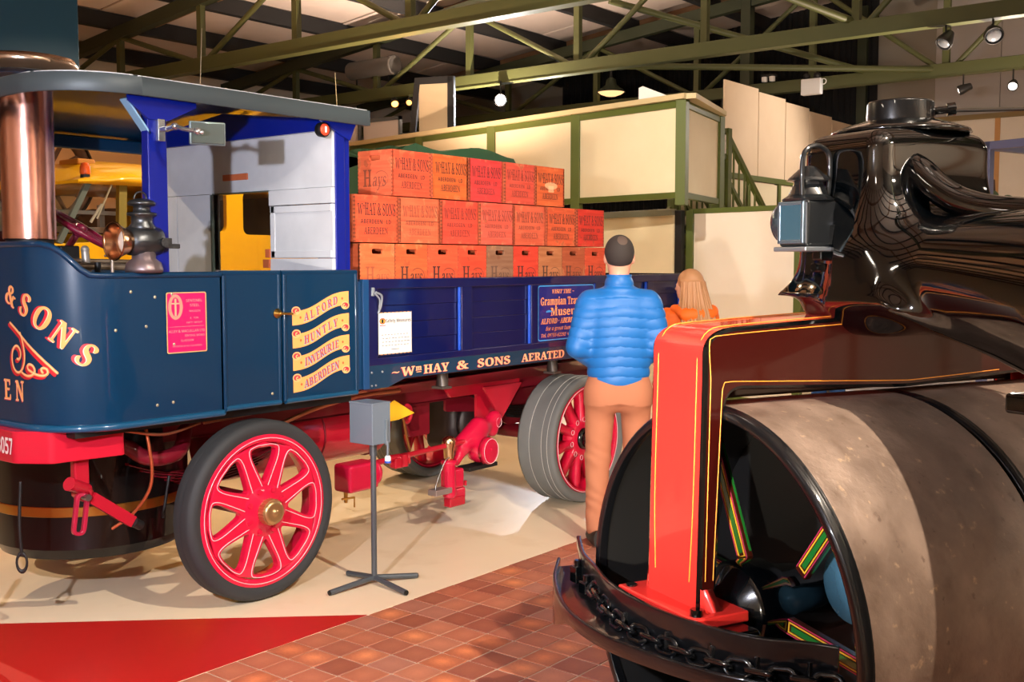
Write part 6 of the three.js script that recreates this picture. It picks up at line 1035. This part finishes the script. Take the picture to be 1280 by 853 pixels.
// ───────────── lamps under the roof ─────────────
function spotLamp(label, x, y, z, to, drop, opt = {}) {
  const t = thing('spot_lamp', label, 'spotlight', [x, y, z], 0, opt.group), d = V(to[0] - x, to[1] - y, to[2] - z).normalize(), q = new THREE.Quaternion().setFromUnitVectors(_up, d), r = opt.r ?? 0.075;
  obj('stem', rod([0, 0.02, 0], [0, drop, 0], 0.012), M.black, t); obj('yoke', new THREE.SphereGeometry(0.03, 12, 8), M.black, t);
  obj('housing', lathe([[0.03, -0.13], [0.05, -0.12], [r, 0.02], [r, 0.07], [r - 0.012, 0.07], [r - 0.014, 0.0]], 24).applyQuaternion(q), opt.white ? M.white : M.black, t);
  obj('bulb', new THREE.SphereGeometry(r * 0.8, 16, 10).scale(1, 0.5, 1).translate(0, 0.045, 0).applyQuaternion(q), opt.off ? std(0x9aa4b0, 0.15, 0.6) : new THREE.MeshStandardMaterial({ color: 0x444444, emissive: opt.color ?? 0xffe2b8, emissiveIntensity: opt.glow ?? 8 }), t);
  if (!opt.off) { const s = new THREE.SpotLight(opt.color ?? 0xffe2b8, opt.power ?? LIGHTS.spot, 0, opt.angle ?? 0.7, 0.6, 2); s.position.set(x + d.x * 0.1, y + d.y * 0.1, z + d.z * 0.1); aim(s, to); scene.add(s); }
  return t;
}
spotLamp('amber bulb spotlight on the truss beside the smaller amber one', 13.66, 4.4, -13.4, [11, 1.6, -10], 0.16, { color: 0xff9a40, power: 30, glow: 10 });
spotLamp('small amber spotlight turned sideways next to the bare amber bulb', 13.66, 4.38, -13.05, [9, 2, -9], 0.14, { color: 0xffa850, power: 20, glow: 4, r: 0.06 });
spotLamp('dazzling white floodlight under the truss above the top row of crates', 13.6, 4.22, -10.98, [4.5, 1.8, -4.2], 0.3, { color: 0xf4f8ff, power: 90, glow: 30, r: 0.1, angle: 0.6 });
spotLamp('small white spotlight just right of the dazzling floodlight', 17.35, 4.3, -12.75, [8, 2, -6], 0.25, { white: true, power: 40, glow: 3, color: 0xf4f6ff });
spotLamp('white spotlight hanging by the roof over the chimney of the lorry', 10.05, 4.28, -11.9 - 3.4, [4, 1, -6], 0.3, { power: 60, glow: 5, color: 0xfff2e0, r: 0.1 });
spotLamp('unlit black spotlight above the roller chimney', 13.72, 4.32, -4.14, [12, 2, -5], 0.2, { off: true, r: 0.1 }); spotLamp('unlit black spotlight at the far right of the same truss', 13.72, 4.33, -3.6, [11, 2, -2], 0.2, { off: true, r: 0.11 });
spotLamp('lit spotlight hanging left of its twin on the far right truss', 17.4, 4.27, -4.97, [16.6, 3.2, -7.7], 0.25, { power: 26, glow: 8, color: 0xffeede }); spotLamp('lit spotlight hanging right of its twin near the picture edge', 17.4, 4.26, -4.26, [10.5, 0.6, -3.2], 0.25, { power: 60, glow: 8, color: 0xffeede });
// warm spotlights over the lorry and the visitors, fixed to the trusses outside the picture
spotLamp('warm spotlight fixed to the truss over the far side of the lorry', 2.6, 4.3, -8.6, [3.4, 0.6, -4.6], 0.22, { power: 40, color: 0xffe2b8, angle: 0.62 }); spotLamp('warm spotlight fixed to the truss over the lorry bed', 6.3, 4.3, -8.4, [5.6, 0.5, -4.4], 0.22, { power: 36, color: 0xffdcaa, angle: 0.62 });
spotLamp('warm fill spotlight added on the truss over the tiled floor', 2.6, 4.3, 0.6, [3.6, 0.3, -2.8], 0.22, { power: 90, color: 0xffeed8, angle: 0.7 }); spotLamp('warm fill spotlight added on the visitors side and aimed at the crates', 2.6, 4.3, -0.6, [5.2, 1.9, -4.2], 0.22, { power: 26, color: 0xfff0e0, angle: 0.4 });  // both added out of view as fill for the tiles and crates
spotLamp('warm spotlight added on the truss to brighten the yellow lorry', 6.3, 4.3, -6.2, [5.2, 1.8, -8.4], 0.22, { power: 34, color: 0xffe8c8, angle: 0.6 });  // unseen lamp added to brighten the yellow bodywork
spotLamp('warm spotlight added to brighten the mezzanine front', 6.3, 4.3, -5.0, [11.2, 2.0, -6.6], 0.22, { power: 64, color: 0xfff0dc, angle: 0.68 });  // unseen lamp added to lift the cream panels
// uplighters added to brighten the roof, standing where the lorry and the mezzanine front hide them
for (const [x, y0, y, z, p, c, label] of [[4.6, 0, 2.2, -11.6, 150, 0xffb478, 'warm uplighter on a pole behind the yellow lorry, added to light the roof'], [13.2, 2.24, 3.2, -11.0, 130, 0xffe0c8, 'uplighter on the mezzanine behind the cream front, added to light the roof'], [14.2, 0, 1.9, -3.2, 130, 0xffe2c8, 'uplighter on a pole beyond the roller, added to light the roof'], [9.6, 0, 2.3, -9.4, 110, 0xffd8b8, 'uplighter on a pole behind the crates, added to light the roof'], [1.6, 0, 2.5, 3.6, 260, 0xfff0e0, 'tall uplighter on the tiled floor near the aisle wall, added to light the roof']]) {
  const t = thing('fill_uplighter', label, 'fill_uplighter', [x, y0, z]); const h = y - y0;
  obj('pole', rod([0, 0.03, 0], [0, h - 0.1, 0], 0.02), M.black, t); obj('base', lathe([[0, 0], [0.2, 0], [0.2, 0.02], [0.03, 0.04], [0, 0.04]], 24), M.black, t);
  obj('bowl', lathe([[0.03, h - 0.12], [0.1, h - 0.08], [0.14, h], [0.13, h], [0.09, h - 0.06], [0.02, h - 0.08]], 24), M.black, t); obj('glow_disc', lathe([[0, h - 0.028], [0.11, h - 0.03], [0.11, h - 0.035], [0, h - 0.035]], 20), new THREE.MeshStandardMaterial({ color: 0x555555, emissive: c, emissiveIntensity: 4 }), t);
  const s = new THREE.SpotLight(c, p, 0, 1.25, 0.6, 2); s.position.set(x, y, z); aim(s, [x, 9, z]); scene.add(s);
}
{ const t = thing('pendant_lamp', 'wide green enamel pendant lamp glowing warm above the mezzanine', 'lamp', [17.45, 4.84, -11.4]); obj('shade', lathe([[0.03, 0.28], [0.09, 0.24], [0.11, 0.14], [0.27, 0.02], [0.28, 0], [0.265, 0], [0.1, 0.12], [0.02, 0.2]], 32), M.greenDark, t); obj('glow_disc', lathe([[0, -0.075], [0.1, -0.066], [0.2, -0.03], [0.25, 0.01], [0.2, 0.02], [0, 0.03]], 28), new THREE.MeshStandardMaterial({ color: 0x554433, emissive: 0xffc98a, emissiveIntensity: 1.6 }), t); obj('stem', rod([0, 0.28, 0], [0, 0.7, 0], 0.03), M.black, t); const p = new THREE.SpotLight(0xffd09a, LIGHTS.pendant, 0, 1.2, 0.6, 2); p.position.set(17.45, 4.83, -11.4); aim(p, [17.45, 0, -11.4]); scene.add(p); }
{ const t = thing('emergency_light', 'white twin headed emergency light box fixed to the green truss', 'emergency light', [17.32, 4.42, -7.36]); obj('box', bx(-0.06, 0.06, -0.02, 0.24, -0.17, 0.17, 0.015), std(0xd8dce0, 0.5), t); for (const z of [-0.09, 0.09]) obj('lamp_head', lathe([[0, -0.04], [0.05, -0.03], [0.06, 0.03], [0, 0.035]], 16, 'x', [-0.02, 0.28, z]), M.black, t); obj('cable_loop', new THREE.TorusGeometry(0.045, 0.008, 8, 20).rotateY(Math.PI / 2).translate(0, 0.18, 0.2), M.white, t); }
{ const t = thing('sensor_pair', 'pair of tiny white sensors on the dark beam above the boards', 'sensor', [17.35, 4.74, -8.15]); for (const z of [-0.07, 0.07]) obj('sensor_head', lathe([[0, -0.05], [0.05, -0.04], [0.05, 0.04], [0, 0.05]], 14, 'y', [0, 0, z]), M.white, t); obj('mount', bx(-0.03, 0.09, 0.04, 0.08, -0.12, 0.12), M.black, t); }
// ───────────── things beyond the roller ─────────────
{
  const t = thing('steel_rack', 'blue grey square tube frame standing behind the roller boiler', 'rack', [7.0, 0, -1.84], -0.32), m = std(0x6a7390, 0.45, 0.3);
  for (const x of [0, 0.9]) for (const z of [0, 1.3]) obj('upright', bx(x - 0.025, x + 0.025, 0, 2.36, z - 0.025, z + 0.025, 0.003), m, t);
  for (const x of [0, 0.9]) obj('top_rail', bx(x - 0.025, x + 0.025, 2.31, 2.36, -0.02, 1.32, 0.003), m, t); for (const z of [0, 1.3]) obj('cross_rail', bx(0, 0.9, 2.31, 2.36, z - 0.025, z + 0.025, 0.003), m, t); obj('low_rail', bx(-0.02, 0.02, 0.4, 0.45, 0, 1.3), m, t);
  const s = thing('display_shelf', 'long pale wooden display counter behind the roller', 'counter', [11.2, 0, -2.5]); obj('top', bx(-0.3, 0.3, 2.07, 2.13, -0.75, 1.8, 0.006), std(0xcaa888, 0.6), s); obj('front_panel', bx(-0.25, -0.22, 0, 2.07, -0.72, 1.76), paleMat, s); obj('side_panel', bx(-0.22, 0.25, 0, 2.07, -0.72, -0.69), paleMat, s); obj('side_panel', bx(-0.22, 0.25, 0, 2.07, 1.73, 1.76), paleMat, s);
  const gm = std(0x4a5c3a, 0.6);
  const can = (l, z, h, r) => { const c = thing('oil_can', l, 'can', [11.05, 2.13, z]); obj('body', lathe([[0, 0], [r, 0.004], [r * 1.05, 0.02], [r * 1.05, h * 0.6], [r * 0.8, h * 0.8], [r * 0.35, h * 0.92], [0, h * 0.94]], 20), gm, c); return c; };
  can('tall green oil can with brown spout on the pale counter', -2.85, 0.2, 0.055); { const c = can('squat green can beside the tall one on the counter', -2.72, 0.15, 0.06); } const c0 = scene.children[scene.children.length - 2]; obj('spout', rod([0, 0.18, 0], [0, 0.29, 0], 0.02, 0.012), std(0x4a2a18, 0.5), c0);
  const k = thing('wicker_basket', 'brown wicker cone basket on the pale counter', 'basket', [11.1, 2.13, -2.2]); obj('weave', lathe([[0, 0], [0.2, 0.005], [0.17, 0.09], [0.12, 0.22], [0.07, 0.3], [0, 0.31]], 28), std(0x9a7458, 0.9, 0, { bumpMap: grain, bumpScale: 0.01 }), k); obj('rim', new THREE.TorusGeometry(0.2, 0.012, 8, 28).rotateX(Math.PI / 2).translate(0, 0.012, 0), std(0x7a5840, 0.9), k);
  const g = thing('grey_car', 'pale grey old car whose bonnet shows under the roller fork', 'car', [9.55, 0, -3.05], 0.62), cm = gloss(0x9a9c9e, 0.45, 0.5);
  obj('body', sdfMesh((p) => { let d = ell(p, [0, 0.42, 0], [0.72, 0.24, 0.62]); d = smin(d, ell(p, [0.5, 0.48, 0], [0.7, 0.2, 0.58]), 0.1); return Math.max(d, 0.2 - p[1]); }, [0.2, 0.5, 0], 1.15, 64), cm, g); for (const x of [-0.35, 0.85]) for (const z of [-0.52, 0.52]) { const w = part('wheel', g, [x, 0.25, z]); obj('tyre', new THREE.TorusGeometry(0.19, 0.06, 10, 28), M.rubber, w); obj('hub', lathe([[0, -0.03], [0.14, -0.02], [0.14, 0.02], [0, 0.03]], 18, 'z'), M.chrome, w); }
  obj('lamp', [lathe([[0, 0.04], [0.06, 0.03], [0.07, 0], [0, -0.03]], 18, 'x', [-0.66, 0.5, 0.3])], M.chrome, g); obj('windscreen', bx(0.35, 0.38, 0.62, 0.9, -0.4, 0.4, 0.01), new THREE.MeshPhysicalMaterial({ color: 0xffffff, transmission: 1, roughness: 0.05, thickness: 0 }), g);
}
renderer.render(scene, camera);
